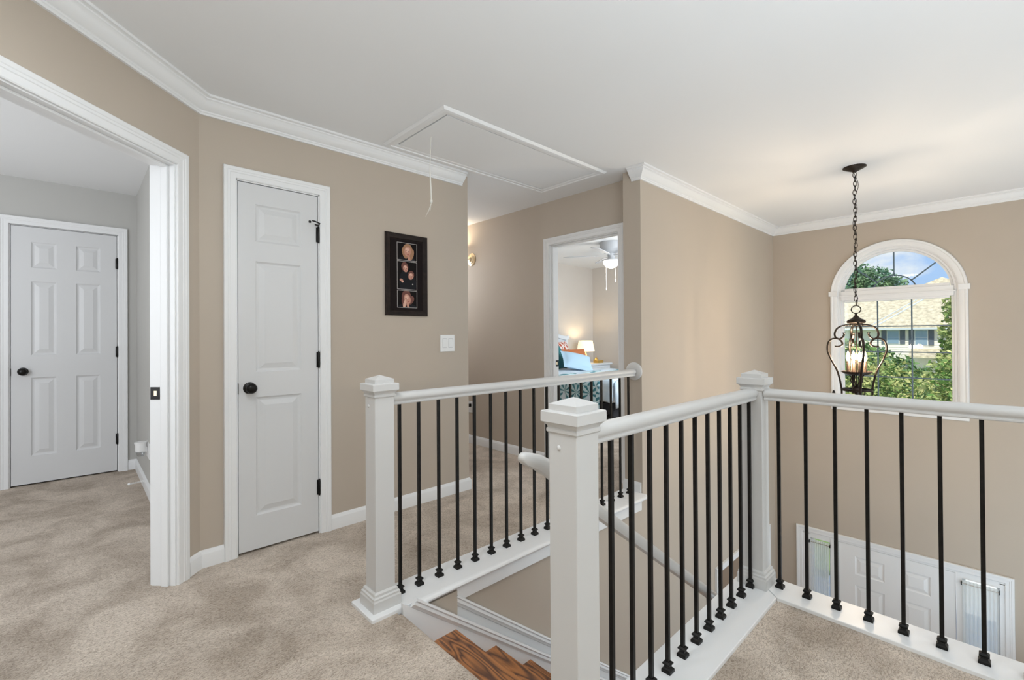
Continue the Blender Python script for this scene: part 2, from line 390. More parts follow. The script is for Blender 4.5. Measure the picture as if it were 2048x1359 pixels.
# crown mouldings -------------------------------------------------
CR = [(0, -.086), (.012, -.086), (.013, -.076), (.017, -.073), (.018, -.066), (.024, -.063), (.034, -.056), (.045, -.045), (.055, -.031),
      (.061, -.022), (.066, -.020), (.067, -.014), (.073, -.012), (.083, -.011), (.084, 0), (0, 0)]
fz = lambda a, b, c: (a, b, CEIL+c)
def run(name, label, cat, path, prof, mat_, fn, **kw): return struct(name, label, cat, MB().sweep(path, prof, fn, **kw), mat_, smooth=35)
run('trim_1', 'white crown moulding above the closet and angled walls', 'crown moulding', [(2.165, CY), (CX, CY), tuple(end), (-1.1, -2.6)], CR, trim_paint, fz)
run('trim_2', 'white crown moulding above the window wall', 'crown moulding', [(-1.1, -2.6), (WX, -2.6), (WX, 1.83)], CR, trim_paint, fz)
run('trim_3', 'white crown moulding above the stair wall with a mitred return', 'crown moulding', [(WX, 1.83), (3.06, 1.83), (3.06, 1.90)], CR, trim_paint, fz)

# baseboards ------------------------------------------------------
BB = [(0, 0), (.014, 0), (.014, .068), (.012, .074), (.009, .078), (.008, .084), (.004, .089), (0, .09)]
f0 = lambda a, b, c: (a, b, c)
def base(name, label, path, z=0): return run(name, label, 'baseboard', path, BB, trim_paint, lambda a, b, c: (a, b, c+z))
pA = a0+ad*.088
base('baseboard_closet', 'white baseboard under the framed photos, wrapping the wall end', [(2.222, 2.95), (2.222, CY), (1.137, CY)])
base('baseboard_corner', 'short white baseboard between the closet and the angled doorway', [(.568, CY), (CX, CY), tuple(pA)])
base('baseboard_hall', 'white baseboard along the hall wall', [(3.2, 5.2), (3.2, 2.942)][::-1] if False else [(3.2, 2.942), (3.2, 5.2)])
base('baseboard_wall_end', 'short white baseboard at the end of the stair wall', [(3.06, 1.84), (3.06, 1.978), (3.2, 1.978)])
base('baseboard_left_room', 'white baseboard along the left room side wall', [(.395, 2.87), (.395, 5.43), (.327, 5.43)][::-1][::-1])
base('baseboard_foyer', 'white baseboard in the foyer', [(WX, -2.6), (WX, -.09)], FZ)

# ---- doors -------------------------------------------------------
CAS = [(0, 0), (0, .010), (.004, .013), (.028, .014), (.031, .017), (.040, .0175), (.043, .020), (.058, .021), (.061, .018), (.062, 0)]
def panel_slab(w, h, t, panels, front=True):
    """door slab, local x 0..w, z 0..h, front face at y=0 (towards -y); panels (x0,x1,z0,z1) with raised fields"""
    mb = MB()
    xs = sorted({0, w}|{p[0] for p in panels}|{p[1] for p in panels}); zs = sorted({0, h}|{p[2] for p in panels}|{p[3] for p in panels})
    for i in range(len(xs)-1):
        for j in range(len(zs)-1):
            a, b, c, d = xs[i], xs[i+1], zs[j], zs[j+1]
            if any(p[0] <= a+1e-6 and b <= p[1]+1e-6 and p[2] <= c+1e-6 and d <= p[3]+1e-6 for p in panels): continue
            mb.add([(a, 0, c), (b, 0, c), (b, 0, d), (a, 0, d)], [(0, 1, 2, 3)])
    for x0, x1, z0, z1 in panels:
        q = min(x1-x0, z1-z0)
        rings = [(0, 0), (.004, .004), (.010, .008), (.016, .009), (.020, .009), (min(.045, q*.3), .002), (min(.048, q*.32), .001)]
        vs = []; fs = []
        for k, (ins, dep) in enumerate(rings):
            vs += [(x0+ins, dep, z0+ins), (x1-ins, dep, z0+ins), (x1-ins, dep, z1-ins), (x0+ins, dep, z1-ins)]
            if k:
                for j in range(4): fs.append(((k-1)*4+j, (k-1)*4+(j+1) % 4, k*4+(j+1) % 4, k*4+j))
        k = len(rings)-1; fs.append((k*4, k*4+1, k*4+2, k*4+3))
        mb.add(vs, fs)
    mb.add([(0, 0, 0), (w, 0, 0), (w, 0, h), (0, 0, h), (0, t, 0), (w, t, 0), (w, t, h), (0, t, h)],
           [(4, 7, 6, 5), (0, 4, 5, 1), (1, 5, 6, 2), (2, 6, 7, 3), (3, 7, 4, 0)])
    return mb
def xform(mb, M): mb.v = [tuple(M @ Vector(p)) for p in mb.v]; return mb
def knob_mb(M):
    prof = [(0, .062), (.012, .062), (.021, .058), (.027, .050), (.0285, .043), (.026, .035), (.018, .029), (.011, .024), (.011, .012), (.024, .010), (.031, .006), (.033, 0)]
    return MB().lathe(prof, 24, M @ rot('X', PI/2))      # axis along -y
def hinge_mb(M, h=.09):
    mb = MB(); mb.lathe([(.006, 0), (.0065, .001), (.0065, h-.001), (.006, h)], 10, M)
    mb.lathe([(.0025, -.006), (.005, -.004), (.005, 0)], 8, M); mb.lathe([(.005, h), (.005, h+.004), (.0025, h+.006)], 8, M)
    mb.box(-.011, .011, .004, .0065, 0, h, M=M)
    return mb
def door(name, label, M, w, h, panels, hinge_side=1, hinges=(.25, 1.05, 1.82), knob_x=None, knob_z=.91, casing_w=1.0, z_gap=.013, reveal=.006, loc=None, latch=True, headroom=0.0):
    root = empty(name, M.translation if loc is None else loc); tag(root, label, 'door', kind='structure')
    cm = MB(); fn = lambda a, b, c: tuple(M @ Vector((a, -c, b)))
    cas = [(u*casing_w, v) for u, v in CAS]
    cm.sweep([(-reveal-.004, 0), (-reveal-.004, h+z_gap+reveal+.004), (w+reveal+.004, h+z_gap+reveal+.004), (w+reveal+.004, 0)], cas, fn)
    cm.build('casing', trim_paint, root, smooth=30)
    jm = MB()      # jamb lining, recessed slab fits inside
    for x0, x1 in ((-.013, -.0035), (w+.0035, w+.013)): jm.box(x0, x1, 0, .115, 0, h+z_gap+.012, M=M)
    jm.box(-.013, w+.013, 0, .115, h+z_gap+.004, h+z_gap+.014, M=M)
    jm.box(-.012, w+.012, .045, .060, 0, h+z_gap+.004, mi=1, M=M)  # black board paints the shade behind the gaps around the slab
    jm.build('jamb', [trim_paint, gap_black], root)
    sl = xform(panel_slab(w, h, .035, panels), M @ T(0, .004, z_gap)).build('door_slab', door_paint, root)
    if knob_x is not None:
        knob_mb(M @ T(knob_x, .004, knob_z)).build('knob', dark_hw, sl, smooth=40)
        if latch:
            e = -.0018 if knob_x < w/2 else w+.0018
            MB().box(e-.0022, e+.0022, -.001, .01, knob_z-.03, knob_z+.03, M=M).build('latch_plate', dark_hw, sl)
    hx = w+.002 if hinge_side > 0 else -.002
    for i, z in enumerate(hinges):
        hinge_mb(M @ T(hx, -.004, z-.045)).build('hinge', dark_hw, sl, smooth=40)
    return root
# closet door, w .427
d1 = door('door_1', 'narrow white three-panel closet door with black hardware', T(.638, CY, 0), .428, 2.035,
     [(.086, .330, 1.715, 1.925), (.086, .330, .985, 1.605), (.086, .330, .185, .845)], 1, (.28, 1.055, 1.815), .055, .912)
ds = [c for c in d1.children if c.name.startswith('door_slab')][0]
mb = MB(); mb.tube([(1.066, CY-.012, 1.868), (1.060, CY-.05, 1.874), (1.03, CY-.052, 1.883), (1.015, CY-.05, 1.884)], .004, 8)
mb.tube([(1.060, CY-.03, 1.866), (1.045, CY-.015, 1.872)], .004, 6)
mb.lathe([(0, 0), (.007, .001), (.008, .008), (.006, .012), (0, .013)], 12, T(1.008, CY-.05, 1.876) @ rot('Y', -PI/2))
mb.build('hinge_pin_stop', dark_hw, ds, smooth=40)
# six-panel door in the left room
pz = [(1.762, 1.975), (1.045, 1.652), (.222, .862)]
six = [(x0, x1, a, b) for x0, x1 in ((.112, .262), (.380, .535)) for a, b in pz]
door('door_2', 'white six-panel door on the far side of the left room', T(-.388, 5.43, 0), .645, 2.095, six, 1, (.294, 1.073, 1.862), .066, .927, 1.05)

def open_doorway(name, label, M, w, h, depth, strike=None, casing_w=1.0, cas_x1=True, clip_right=None, stop=.06):
    root = empty(name, M.translation); tag(root, label, 'door', kind='structure')
    cas = [(u*casing_w, v) for u, v in CAS]
    fn = lambda a, b, c: tuple(M @ Vector((a, -c, b)))
    MB().sweep([(-.006, 0), (-.006, h+.006), (w+.006, h+.006), (w+.006, 0)], cas, fn).build('casing', trim_paint, root, smooth=30)
    fnb = lambda a, b, c: tuple(M @ Vector((a, depth+c, b)))
    MB().sweep([(-.006, 0), (-.006, h+.006), (w+.006, h+.006), (w+.006, 0)], cas, fnb).build('rear_casing', trim_paint, root, smooth=30)
    j = MB()
    j.box(-.018, 0, 0, depth, 0, h, M=M).box(w, w+.018, 0, depth, 0, h, M=M).box(-.018, w+.018, 0, depth, h, h+.018, M=M)
    j.build('jamb', trim_paint, root)
    s = MB(); q = .011
    s.box(0, q, stop, stop+.032, 0, h, M=M).box(w-q, w, stop, stop+.032, 0, h, M=M).box(q, w-q, stop, stop+.032, h-q, h, M=M)
    s.build('door_stop', trim_paint, root, bevel=.002)
    if strike:
        side, z = strike
        x = .0006 if side < 0 else w-.0006
        st = MB(); st.box(x-.0012, x+.0012, depth-.044, depth+.002, z-.03, z+.03, M=M)
        so = st.build('strike_plate', dark_hw, root)
        MB().box(x-.0018, x+.0018, depth-.03, depth-.016, z-.012, z+.012, M=M).build('strike_hole', brass, so)
    return root
# angled doorway: local x runs along the wall away from the camera-left; front faces the landing
# local x = -ad (towards corner C), y = -an (into the left room)
def frame(origin, xdir, ydir):
    M = Matrix.Identity(4)
    M.col[0][:3] = (*xdir, 0) if len(xdir) == 2 else xdir
    M.col[1][:3] = (*ydir, 0) if len(ydir) == 2 else ydir
    M.col[2][:3] = (0, 0, 1); M.col[3][:3] = origin
    return M
oo = a0+ad*OP1
MA = Matrix(((S2, -S2, 0, oo.x), (S2, S2, 0, oo.y), (0, 0, 1, 0), (0, 0, 0, 1)))
# shrink by jamb board thickness
open_doorway('door_3', 'white cased opening in the angled wall, door swung out of view', MA @ T(.018, 0, 0), OP1-OP0-.036, OPZ-.018, .118, (1, .925), 1.08, stop=.03)
# bedroom doorway: face towards -x; local x -> -y... viewer at -x: local -y = -x so local y=+x, local x = -y
MBd = Matrix(((0, 1, 0, 3.2), (-1, 0, 0, 2.875), (0, 0, 1, 0), (0, 0, 0, 1)))
open_doorway('door_4', 'white cased doorway into the bright bedroom', MBd @ T(.012, 0, 0), .765-.024, 2.03, .11, (-1, .93), 1.0, stop=.03)

# foyer entrance unit: door with two sidelights, facing -x
MF = Matrix(((0, 1, 0, WX), (-1, 0, 0, 1.205), (0, 0, 1, FZ), (0, 0, 0, 1)))
dz = -FZ
fw = .91; fh = -1.062-FZ
fp = [(x0, x1, a+dz, b+dz) for x0, x1 in ((.140, .385), (.525, .735)) for a, b in ((-1.362, -1.172), (-2.08, -1.476), (-2.86, -2.19))]
root = empty('door_5', (WX, 1.205, FZ)); tag(root, 'white six-panel front door between curtained sidelights in the foyer below', 'door', kind='structure')
fn = lambda a, b, c: (WX-c, 1.205-a, FZ+b)
MB().sweep([(-.345, 0), (-.345, fh+.025), (1.228, fh+.025), (1.228, 0)], [(u*.95, v) for u, v in CAS], fn).build('casing', trim_paint, root, smooth=30)
sl = xform(panel_slab(fw, fh, .045, fp), MF @ T(0, .002, 0)).build('door_slab', trim_paint, root)
knob_mb(MF @ T(.07, .002, .93)).build('knob', dark_hw, sl, smooth=40)
jm = MB()
for x0, x1 in ((-.075, -.004), (fw+.004, fw+.045)): jm.box(x0, x1, -.006, .14, 0, fh+.012, M=MF)
jm.box(-.36, 1.24, -.003, .14, fh+.004, fh+.03, M=MF)
for x0, x1 in ((-.36, -.268), (1.197, 1.24)): jm.box(x0, x1, -.003, .14, 0, fh+.01, M=MF)
for x0, x1 in ((-.268, -.075), (fw+.045, 1.197)):
    jm.box(x0, x1, -.001, .14, fh-.035, fh+.004, M=MF); jm.box(x0, x1, 0, .14, 0, .28, M=MF)
jm.box(0, fw, .05, .06, fh-.002, fh+.004, M=MF)
jm.build('jamb', trim_paint, root)
mz = MB()
for x0, x1 in ((-.268, -.075), (fw+.045, 1.197)):
    for z in (.28, .68, 1.08, 1.48, fh-.05): mz.box(x0, x1, .06, .075, z, z+.014, M=MF)
    mz.box(x0, x0+.02, .05, .09, .28, fh-.035, M=MF); mz.box(x1-.02, x1, .05, .09, .28, fh-.035, M=MF)
mz.build('sidelight_sash', trim_paint, root)
gm = MB()
for x0, x1 in ((-.268, -.075), (fw+.045, 1.197)): gm.box(x0, x1, .066, .070, .28, fh-.035, M=MF)
gm.build('sidelight_glass', pane_glass, root)

# cased opening downstairs
root = empty('door_6', (4.37, 1.83, FZ)); tag(root, 'white cased opening low on the stair wall by the foyer', 'door', kind='structure')
MO = T(4.37, 1.83, FZ)
fn = lambda a, b, c: (4.37+a, 1.83-c, FZ+b)
hh = -1.04-FZ
MB().sweep([(.012, 0), (.012, hh-.012), (1.338, hh-.012), (1.338, 0)], [(u*1.1, v) for u, v in CAS], fn).build('casing', trim_paint, root, smooth=30)
MB().box(0, .016, 0, .15, 0, hh, M=MO).box(1.334, 1.35, 0, .15, 0, hh, M=MO).box(0, 1.35, 0, .15, hh-.016, hh, M=MO).build('jamb', trim_paint, root)
MG = Matrix(((0, 1, 0, 4.56), (-1, 0, 0, 2.9), (0, 0, 1, FZ), (0, 0, 0, 1)))
g = empty('open_door', (4.56, 2.9, FZ)); tag(g, 'white door standing ajar beyond the cased opening low on the stair wall', 'door')
xform(panel_slab(.72, 1.95, .035, [(.1, .32, 1.6, 1.8), (.4, .62, 1.6, 1.8), (.1, .32, .9, 1.5), (.4, .62, .9, 1.5), (.1, .32, .2, .78), (.4, .62, .2, .78)]), MG).build('door_slab', door_paint, g)
knob_mb(MG @ T(.06, 0, .92)).build('knob', dark_hw, g, smooth=40)

# ---- arched window ----------------------------------------------
WW = empty('window_1', (WX, WC, .4)); tag(WW, 'white arched foyer window with divided panes', 'window', kind='structure')
fw_ = lambda a, b, c: (WX-c, a, b)
def arch_path(R, z0, n=32):      # counter-clockwise when seen with a = y to the right: travel so that outside lies on the left
    pts = [(WC-R, z0)] + [(WC+R*math.cos(PI-PI*i/n), AZ+R*math.sin(PI*i/n)) for i in range(n+1)] + [(WC+R, z0)]
    return pts
# travel up at low y -> left normal points to -y = outside
ca = [(0, 0), (0, .014), (.006, .018), (.040, .019), (.046, .024), (.060, .025), (.064, .020), (.066, 0)]
MB().sweep(arch_path(.471, .46), ca, fw_).build('casing', trim_paint, WW, smooth=35)
im = MB()      # frame lining and stepped sash around the glass
im.sweep(arch_path(.416, .49), [(.004, -.03), (.004, -.05), (.056, -.05), (.056, .004), (.046, .004), (.040, -.008), (.026, -.008), (.022, -.03)], fw_)
im.build('frame', trim_paint, WW, smooth=35)
tr = MB(); tr.box(WX-.012, WX+.05, WC-.44, WC+.44, 1.548, 1.645); tr.box(WX-.020, WX+.05, WC-.455, WC+.455, 1.585, 1.600); tr.box(WX+.0, WX+.05, WC-.41, WC+.41, 1.528, 1.672)
tr.build('transom_bar', trim_paint, WW, bevel=.003)
bl = MB()
for y0, y1 in ((WC-.550, WC-.468), (WC+.468, WC+.550)): bl.box(WX-.030, WX, y0, y1, 1.598, 1.650)
bl.build('plinth_block', trim_paint, WW, bevel=.003)
MB().box(WX-.05, WX+.02, WC-.56, WC+.56, .432, .462).build('stool', trim_paint, WW, bevel=.006)
MB().box(WX-.020, WX, WC-.535, WC+.535, .375, .432).build('apron', trim_paint, WW, bevel=.004)
MB().box(WX+.0, WX+.05, WC-.41, WC+.41, .462, .50).build('bottom_sash_rail', trim_paint, WW, bevel=.003)
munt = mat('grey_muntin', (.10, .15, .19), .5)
def bar(mb, p, q, wd=.012, x=.03, th=.008):
    p = Vector(p); q = Vector(q); d = (q-p).normalized(); n = Vector((-d.y, d.x))*wd/2
    mb.prism([tuple(p+n), tuple(p-n), tuple(q-n), tuple(q+n)], WX+x, WX+x+th, fn=lambda a, b, c: (c, a, b))
for y in (.588, .857): b = MB(); bar(b, (y, .5), (y, 1.53)); b.build('muntin', munt, WW)
for z in (.748, 1.005, 1.266): b = MB(); bar(b, (.31, z), (1.135, z), x=.0302, th=.0076); b.build('muntin', munt, WW)
for a in (90, 41, 139):
    b = MB(); ca_, sa = math.cos(math.radians(a)), math.sin(math.radians(a)); bar(b, (WC+.178*ca_, AZ+.178*sa), (WC+.415*ca_, AZ+.415*sa)); b.build('muntin', munt, WW)
b = MB()
b.sweep([(WC-.178*math.cos(PI*i/20), AZ+.178*math.sin(PI*i/20)) for i in range(1, 20)], [(-.006, 0), (.006, 0), (.006, .008), (-.006, .008)], lambda a, z, c: (WX+.038-c, a, z))
b.build('muntin', munt, WW)
g = MB(); g.prism([(WC-.42, .48), (WC+.42, .48)]+[(WC+.42*math.cos(PI*i/24), AZ+.42*math.sin(PI*i/24)) for i in range(25)], WX+.040, WX+.044, fn=lambda a, b, c: (c, a, b))
g.build('pane', pane_glass, WW)
o = MB(); o.lathe([(.016, 0), (.018, .006), (.009, .012), (.007, .055), (.013, .07), (.016, .085), (.011, .10), (.012, .108), (.004, .118)], 14, T(WX-.028, 1.232, .462))
tag(o.build('window_ornament', black_metal, smooth=40), 'small black ornament at the left end of the arched window sill', 'ornament')

# ================================================================ STAIRCASE
RH, RUN = .1925, .2505
ST = empty('staircase', (1.05, 1.3, FZ)); tag(ST, 'straight staircase with stained oak treads and white risers down to the foyer', 'stairs')
nx0 = 1.305
for i in range(15):
    z = -RH*(i+1); xn = nx0+RUN*i
    if z < FZ+.1: break
    t = MB(); t.prism([(xn-RUN-.02, z-.028), (xn-.008, z-.028), (xn, z-.020), (xn, z-.008), (xn-.006, z), (xn-RUN-.02, z)], .892, 1.774, fn=lambda a, b, c: (a, c, b))
    t.build('tread', oak, ST, smooth=50)
    MB().box(xn-.045, xn-.028, .892, 1.774, z-RH+.0005, z-.028).build('riser', trim_paint, ST)
MB().box(.985, 1.003, .892, 1.774, -RH, -.045).build('riser', trim_paint, ST)
def zs(x, off): return -RH-(x-nx0)*(RH/RUN)+off
# wall skirt: lower board with a moulded cap, upper band in the recess
sk = MB(); xa, xb = 1.085, 4.9
# lower stringer board
sk.prism([(1.02, -.42), (xb, zs(xb, -.32)), (xb, zs(xb, .03)), (1.02, zs(1.02, .03)-.02)], 1.772, 1.790, fn=lambda a, b, c: (a, c, b))
sk.build('skirt_board', trim_paint, ST)
def moulding(x0, x1, off, y, dy=.02):
    m_ = MB(); dx = x1-x0; d = V(RUN, -RH).normalized() if False else Vector((RUN, -RH)).normalized(); n = Vector((-d.y, d.x))
    p0 = Vector((x0, zs(x0, off))); p1 = Vector((x1, zs(x1, off)))
    prof = [(0, 0), (0, .022), (-.008, .024), (-.014, .018), (-.018, .020), (-.026, .020), (-.034, .012), (-.040, .010), (-.045, 0)]
    vs = []
    for p in (p0, p1):
        for u, v in prof: q = p+n*u; vs.append((q.x, y-v, q.y))
    k = len(prof)
    m_.add(vs, [(j, (j+1) % k, k+(j+1) % k, k+j) for j in range(k)]+[tuple(range(k)), tuple(range(k, 2*k))])
    return m_
o1, o2 = .030+.033, .145
moulding(1.085, 4.9, o1, 1.782).build('skirt_moulding', trim_paint, ST, smooth=30)
up = MB(); up.prism([(1.327, zs(1.327, .02)), (4.3, zs(4.3, .02)), (4.3, zs(4.3, o2)), (1.327, zs(1.327, o2))], 1.812, 1.829, fn=lambda a, b, c: (a, c, b))
up.build('upper_skirt_board', trim_paint, ST)
moulding(1.327, 4.3, o2+.012, 1.816).build('upper_skirt_moulding', trim_paint, ST, smooth=30)

# stair handrail on the right-hand wall
HR = empty('stair_handrail', (1.0, 1.0, .78)); tag(HR, 'white sloping wall handrail running down beside the stairs', 'handrail')
railsec = [(-.020, -.022), (-.026, -.012), (-.026, .006), (-.020, .016), (-.009, .022), (.009, .022), (.020, .016), (.026, .006), (.026, -.012), (.020, -.022)]
sec_ab = [(y, x) for x, y in railsec]     # a = up, b = side
pts = [(.985, 1.0, .797), (1.09, 1.0, .765), (1.16, 1.0, .705)]
x = 1.229
z1 = .638-.026
sl_ = -.718
pts = [(.990, 1.0, .800), (1.03, 1.0, .798), (1.08, 1.0, .775), (1.13, 1.0, .705)] + [(1.229+.25*i, 1.0, .625+sl_*(.25*i)-.02*0) for i in range(0, 9)]
pts = [(.978, 1.0, .826), (.985, 1.0, .822), (1.00, 1.0, .815), (1.05, 1.0, .795), (1.12, 1.0, .754), (1.366, 1.0, .558), (3.6, 1.0, .558-.712*(3.6-1.366))]
HRr = MB().tube(pts, [.35, .62, .85, 1.05, 1.15, 1.0, 1.0], sec=sec_ab, up=(0, 0, 1)).build('rail', rail_paint, HR, smooth=50)
for xb_ in (2.27, 3.3):
    zb = .556-.712*(xb_-1.366)
    k = MB(); k.tube([(xb_, 1.0, zb-.024), (xb_, 1.0, zb-.05), (xb_+.015, .975, zb-.078), (xb_+.04, .90, zb-.09)], .007, 8)
    k.lathe([(.028, 0), (.028, .004), (.014, .009)], 16, T(xb_+.04, .892, zb-.09) @ rot('X', -PI/2))
    k.build('bracket', dark_hw, HR, smooth=40)

# ================================================================ BALUSTRADES
def plate(mb, pts, z0, z1): mb.prism(pts, z0, z1); return mb
def newel(parent, x, y, z0=.015, base_h=.078, plug=(-1, 0), half=.047):
    n = MB(); n.box(x-half, x+half, y-half, y+half, z0, .945)
    nw = n.build('newel_post', rail_paint, parent, bevel=.0025)
    c = MB(); q = math.sqrt(2)
    def sq(prof, mi=0): c.lathe([(r*q, z) for r, z in prof], 4, T(x, y, 0), mi, phase=PI/4)
    sq([(half+.0005, .925), (half+.005, .930), (half+.005, .938), (half+.002, .941), (half+.004, .946), (half+.011, .954), (half+.016, .957), (half+.016, .984), (half+.014, .9865), (half, .9875), (half, 1.004), (half-.002, 1.0055), (0, 1.022)])
    c.build('cap', rail_paint, nw)
    b = MB()
    b.lathe([(r*q, z) for r, z in [(half+.019, z0), (half+.019, z0+base_h*.56), (half+.016, z0+base_h*.64), (half+.016, z0+base_h*.74), (half+.010, z0+base_h*.80), (half+.009, z0+base_h*.92), (half+.003, z0+base_h), (half+.0005, z0+base_h)]], 4, T(x, y, 0), phase=PI/4)
    b.build('base_trim', rail_paint, nw)
    if plug:
        MB().lathe([(0, .004), (.004, .0035), (.007, .001), (.0075, 0)], 12, T(x-half, y+.012, .888) @ rot('Y', -PI/2)).build('screw_plug', rail_paint, nw, smooth=60)
    return nw
RP = [(-.021, 0), (-.024, .004), (-.024, .009), (-.021, .012), (-.022, .016), (-.029, .022), (-.0315, .030), (-.030, .040), (-.023, .048), (-.012, .0525), (0, .054)]
RP = RP+[(-x, z) for x, z in RP[-2::-1]]
def handrail(parent, p0, p1, z=.884):
    """straight level rail, sweep the profile"""
    p0 = Vector(p0); p1 = Vector(p1); d = (p1-p0).normalized(); n = Vector((-d.y, d.x)); vs = []
    for p in (p0, p1):
        for a, b in RP: qq = p+n*a; vs.append((qq.x, qq.y, z+b))
    k = len(RP)
    return MB().add(vs, [(j, (j+1) % k, k+(j+1) % k, k+j) for j in range(k)]+[tuple(range(k)), tuple(range(k, 2*k))]).build('handrail', rail_paint, parent, smooth=35)
SH = .0064
bar_me = None
def baluster(parent, x, y, lean=0.0):
    global bar_me
    if bar_me is None:
        b = MB().box(-SH, SH, -SH, SH, .02, .886).build('baluster', black_metal)
        s = MB(); q = math.sqrt(2)
        s.lathe([(r*q, z) for r, z in [(.0165, .0152), (.0165, .024), (.0145, .028), (.0095, .032), (.0095, .038), (.0140, .043), (.0140, .047), (.0085, .052), (.0068, .052)]], 4, phase=PI/4)
        so = s.build('baluster_shoe', black_metal, b)
        b.parent = parent; b.matrix_parent_inverse = world_of(parent).inverted(); b.location = (x, y, 0)
        bar_me = b; return b
    c = dup(bar_me, parent); c.matrix_parent_inverse = world_of(parent).inverted(); c.location = (x, y, 0)
    return c
NOSE = [(0, 0), (.0, .015)]
# --- far balustrade on the left
BL = empty('balustrade', (.983, 1.895, 0)); tag(BL, 'far balustrade with white newel and black balusters running to the rosette on the wall', 'railing')
pl_ = MB(); pl_.prism([(.885, 1.790), (3.055, 1.790), (3.055, 1.989), (.885, 1.989)], -.012, .015)
pl_.build('shoe_board', trim_paint, BL, bevel=.003)
nz = MB(); nz.prism([(1.792, .0148), (1.779, .0145), (1.773, .010), (1.770, .002), (1.773, -.006), (1.779, -.011), (1.792, -.0115)], 1.11, 3.03, fn=lambda a, b, c: (c, a, b))
nz.build('nosing', trim_paint, BL, smooth=40)
MB().box(1.325, 3.0, 1.800, 1.829, -.088, -.0115).build('fascia', trim_paint, BL, bevel=.003)
newel(BL, .974, 1.887, half=.046)
for k in range(18): baluster(BL, 1.066+.1128*k if k else 1.077, 1.897)
handrail(BL, (1.03, 1.892), (3.035, 1.892))
MB().lathe([(.068, 0), (.068, .008), (.064, .013), (.056, .016), (.040, .018), (0, .019)], 28, T(3.06, 1.892, .919) @ rot('Y', -PI/2)).build('rosette', rail_paint, BL, smooth=40)
# --- near balustrade
BN = empty('balustrade', (.983, .80, 0)); tag(BN, 'near balustrade from the closest tall newel to the corner newel', 'railing')
pl_ = MB(); pl_.prism([(.87, .690), (2.268, .690), (2.449, .885), (.87, .885)], -.012, .015); pl_.build('shoe_board', trim_paint, BN, bevel=.003)
newel(BN, .990, .803, half=.048)
for k in range(11): baluster(BN, 1.165+.1115*k, .803)
handrail(BN, (1.03, .800), (2.325, .800))
newel(BN, 2.348, .80, plug=None, half=.045)
# --- right balustrade over the foyer
BR = empty('balustrade', (2.36, -1.0, 0)); tag(BR, 'right balustrade with black balusters overlooking the foyer window', 'railing')
pl_ = MB(); pl_.prism([(2.2705, .688), (2.245, -2.59), (2.449, -2.59), (2.449, .883)], -.012, .015); pl_.build('shoe_board', trim_paint, BR, bevel=.003)
for k in range(29): baluster(BR, 2.372-.028*min(1, k/7), .706-.1105*k)
handrail(BR, (2.345, .752), (2.338, -2.59))

# ================================================================ ATTIC HATCH
AH = empty('attic_hatch', (2.19, 2.38, CEIL)); tag(AH, 'white attic stair hatch set in the ceiling with a hanging pull cord', 'hatch')
hx0, hx1, hy0, hy1 = 1.505, 2.872, 2.112, 2.655
hp = [(0, 0), (0, .006), (.006, .010), (.030, .011), (.034, .016), (.046, .016), (.056, .014), (.064, .006), (.068, .002), (.068, 0)]
# clockwise travel so that left is outside
MB().sweep([(hx0, hy0), (hx0, hy1), (hx1, hy1), (hx1, hy0)], hp, lambda a, b, c: (a, b, CEIL-c), closed=True).build('frame_trim', trim_paint, AH, smooth=30)
pn = MB(); pn.add([(hx0+.006, hy0+.004, CEIL-.001), (hx1-.003, hy0+.004, CEIL-.001), (hx1-.003, hy1-.004, CEIL-.001), (hx0+.006, hy1-.004, CEIL-.001),
                   (hx0+.006, hy0+.004, CEIL-.009), (hx1-.003, hy0+.004, CEIL-.004), (hx1-.003, hy1-.004, CEIL-.004), (hx0+.006, hy1-.004, CEIL-.011)],
                  [(0, 1, 2, 3), (4, 7, 6, 5), (0, 4, 5, 1), (1, 5, 6, 2), (2, 6, 7, 3), (3, 7, 4, 0)])
pn.build('panel', ceil_paint, AH)
MB().box(hx0, hx1, hy0, hy1, CEIL-.0008, CEIL+.002).build('painted_gap_shade', gap_black, AH)  # black sheet paints the shade in the gap around the hatch panel
cdp = [(1.596, 2.408, CEIL-.008), (1.590, 2.404, CEIL-.09), (1.583, 2.402, CEIL-.2), (1.583, 2.400, CEIL-.26), (1.588, 2.400, CEIL-.33), (1.592, 2.402, CEIL-.405)]
co = MB().tube(cdp, [.0022, .0022, .0022, .0045, .0045, .0040], 6).build('pull_cord', mat('cord_cotton', (.78, .76, .70), .9), AH, smooth=60)
kn = MB().lathe([(0, -.012), (.006, -.009), (.008, 0), (.006, .009), (0, .012)], 8, T(1.592, 2.402, CEIL-.413))
for dx, dy, L in ((-.010, .008, .06), (-.016, .012, .075), (-.004, .002, .05), (-.02, .016, .09)): kn.tube([(1.592, 2.402, CEIL-.42), (1.592+dx*.6, 2.402+dy*.6, CEIL-.42-L*.5), (1.592+dx*1.4, 2.402+dy*1.4, CEIL-.42-L)], .0009, 4)
kn.build('knot', MATS['cord_cotton'], co, smooth=60)

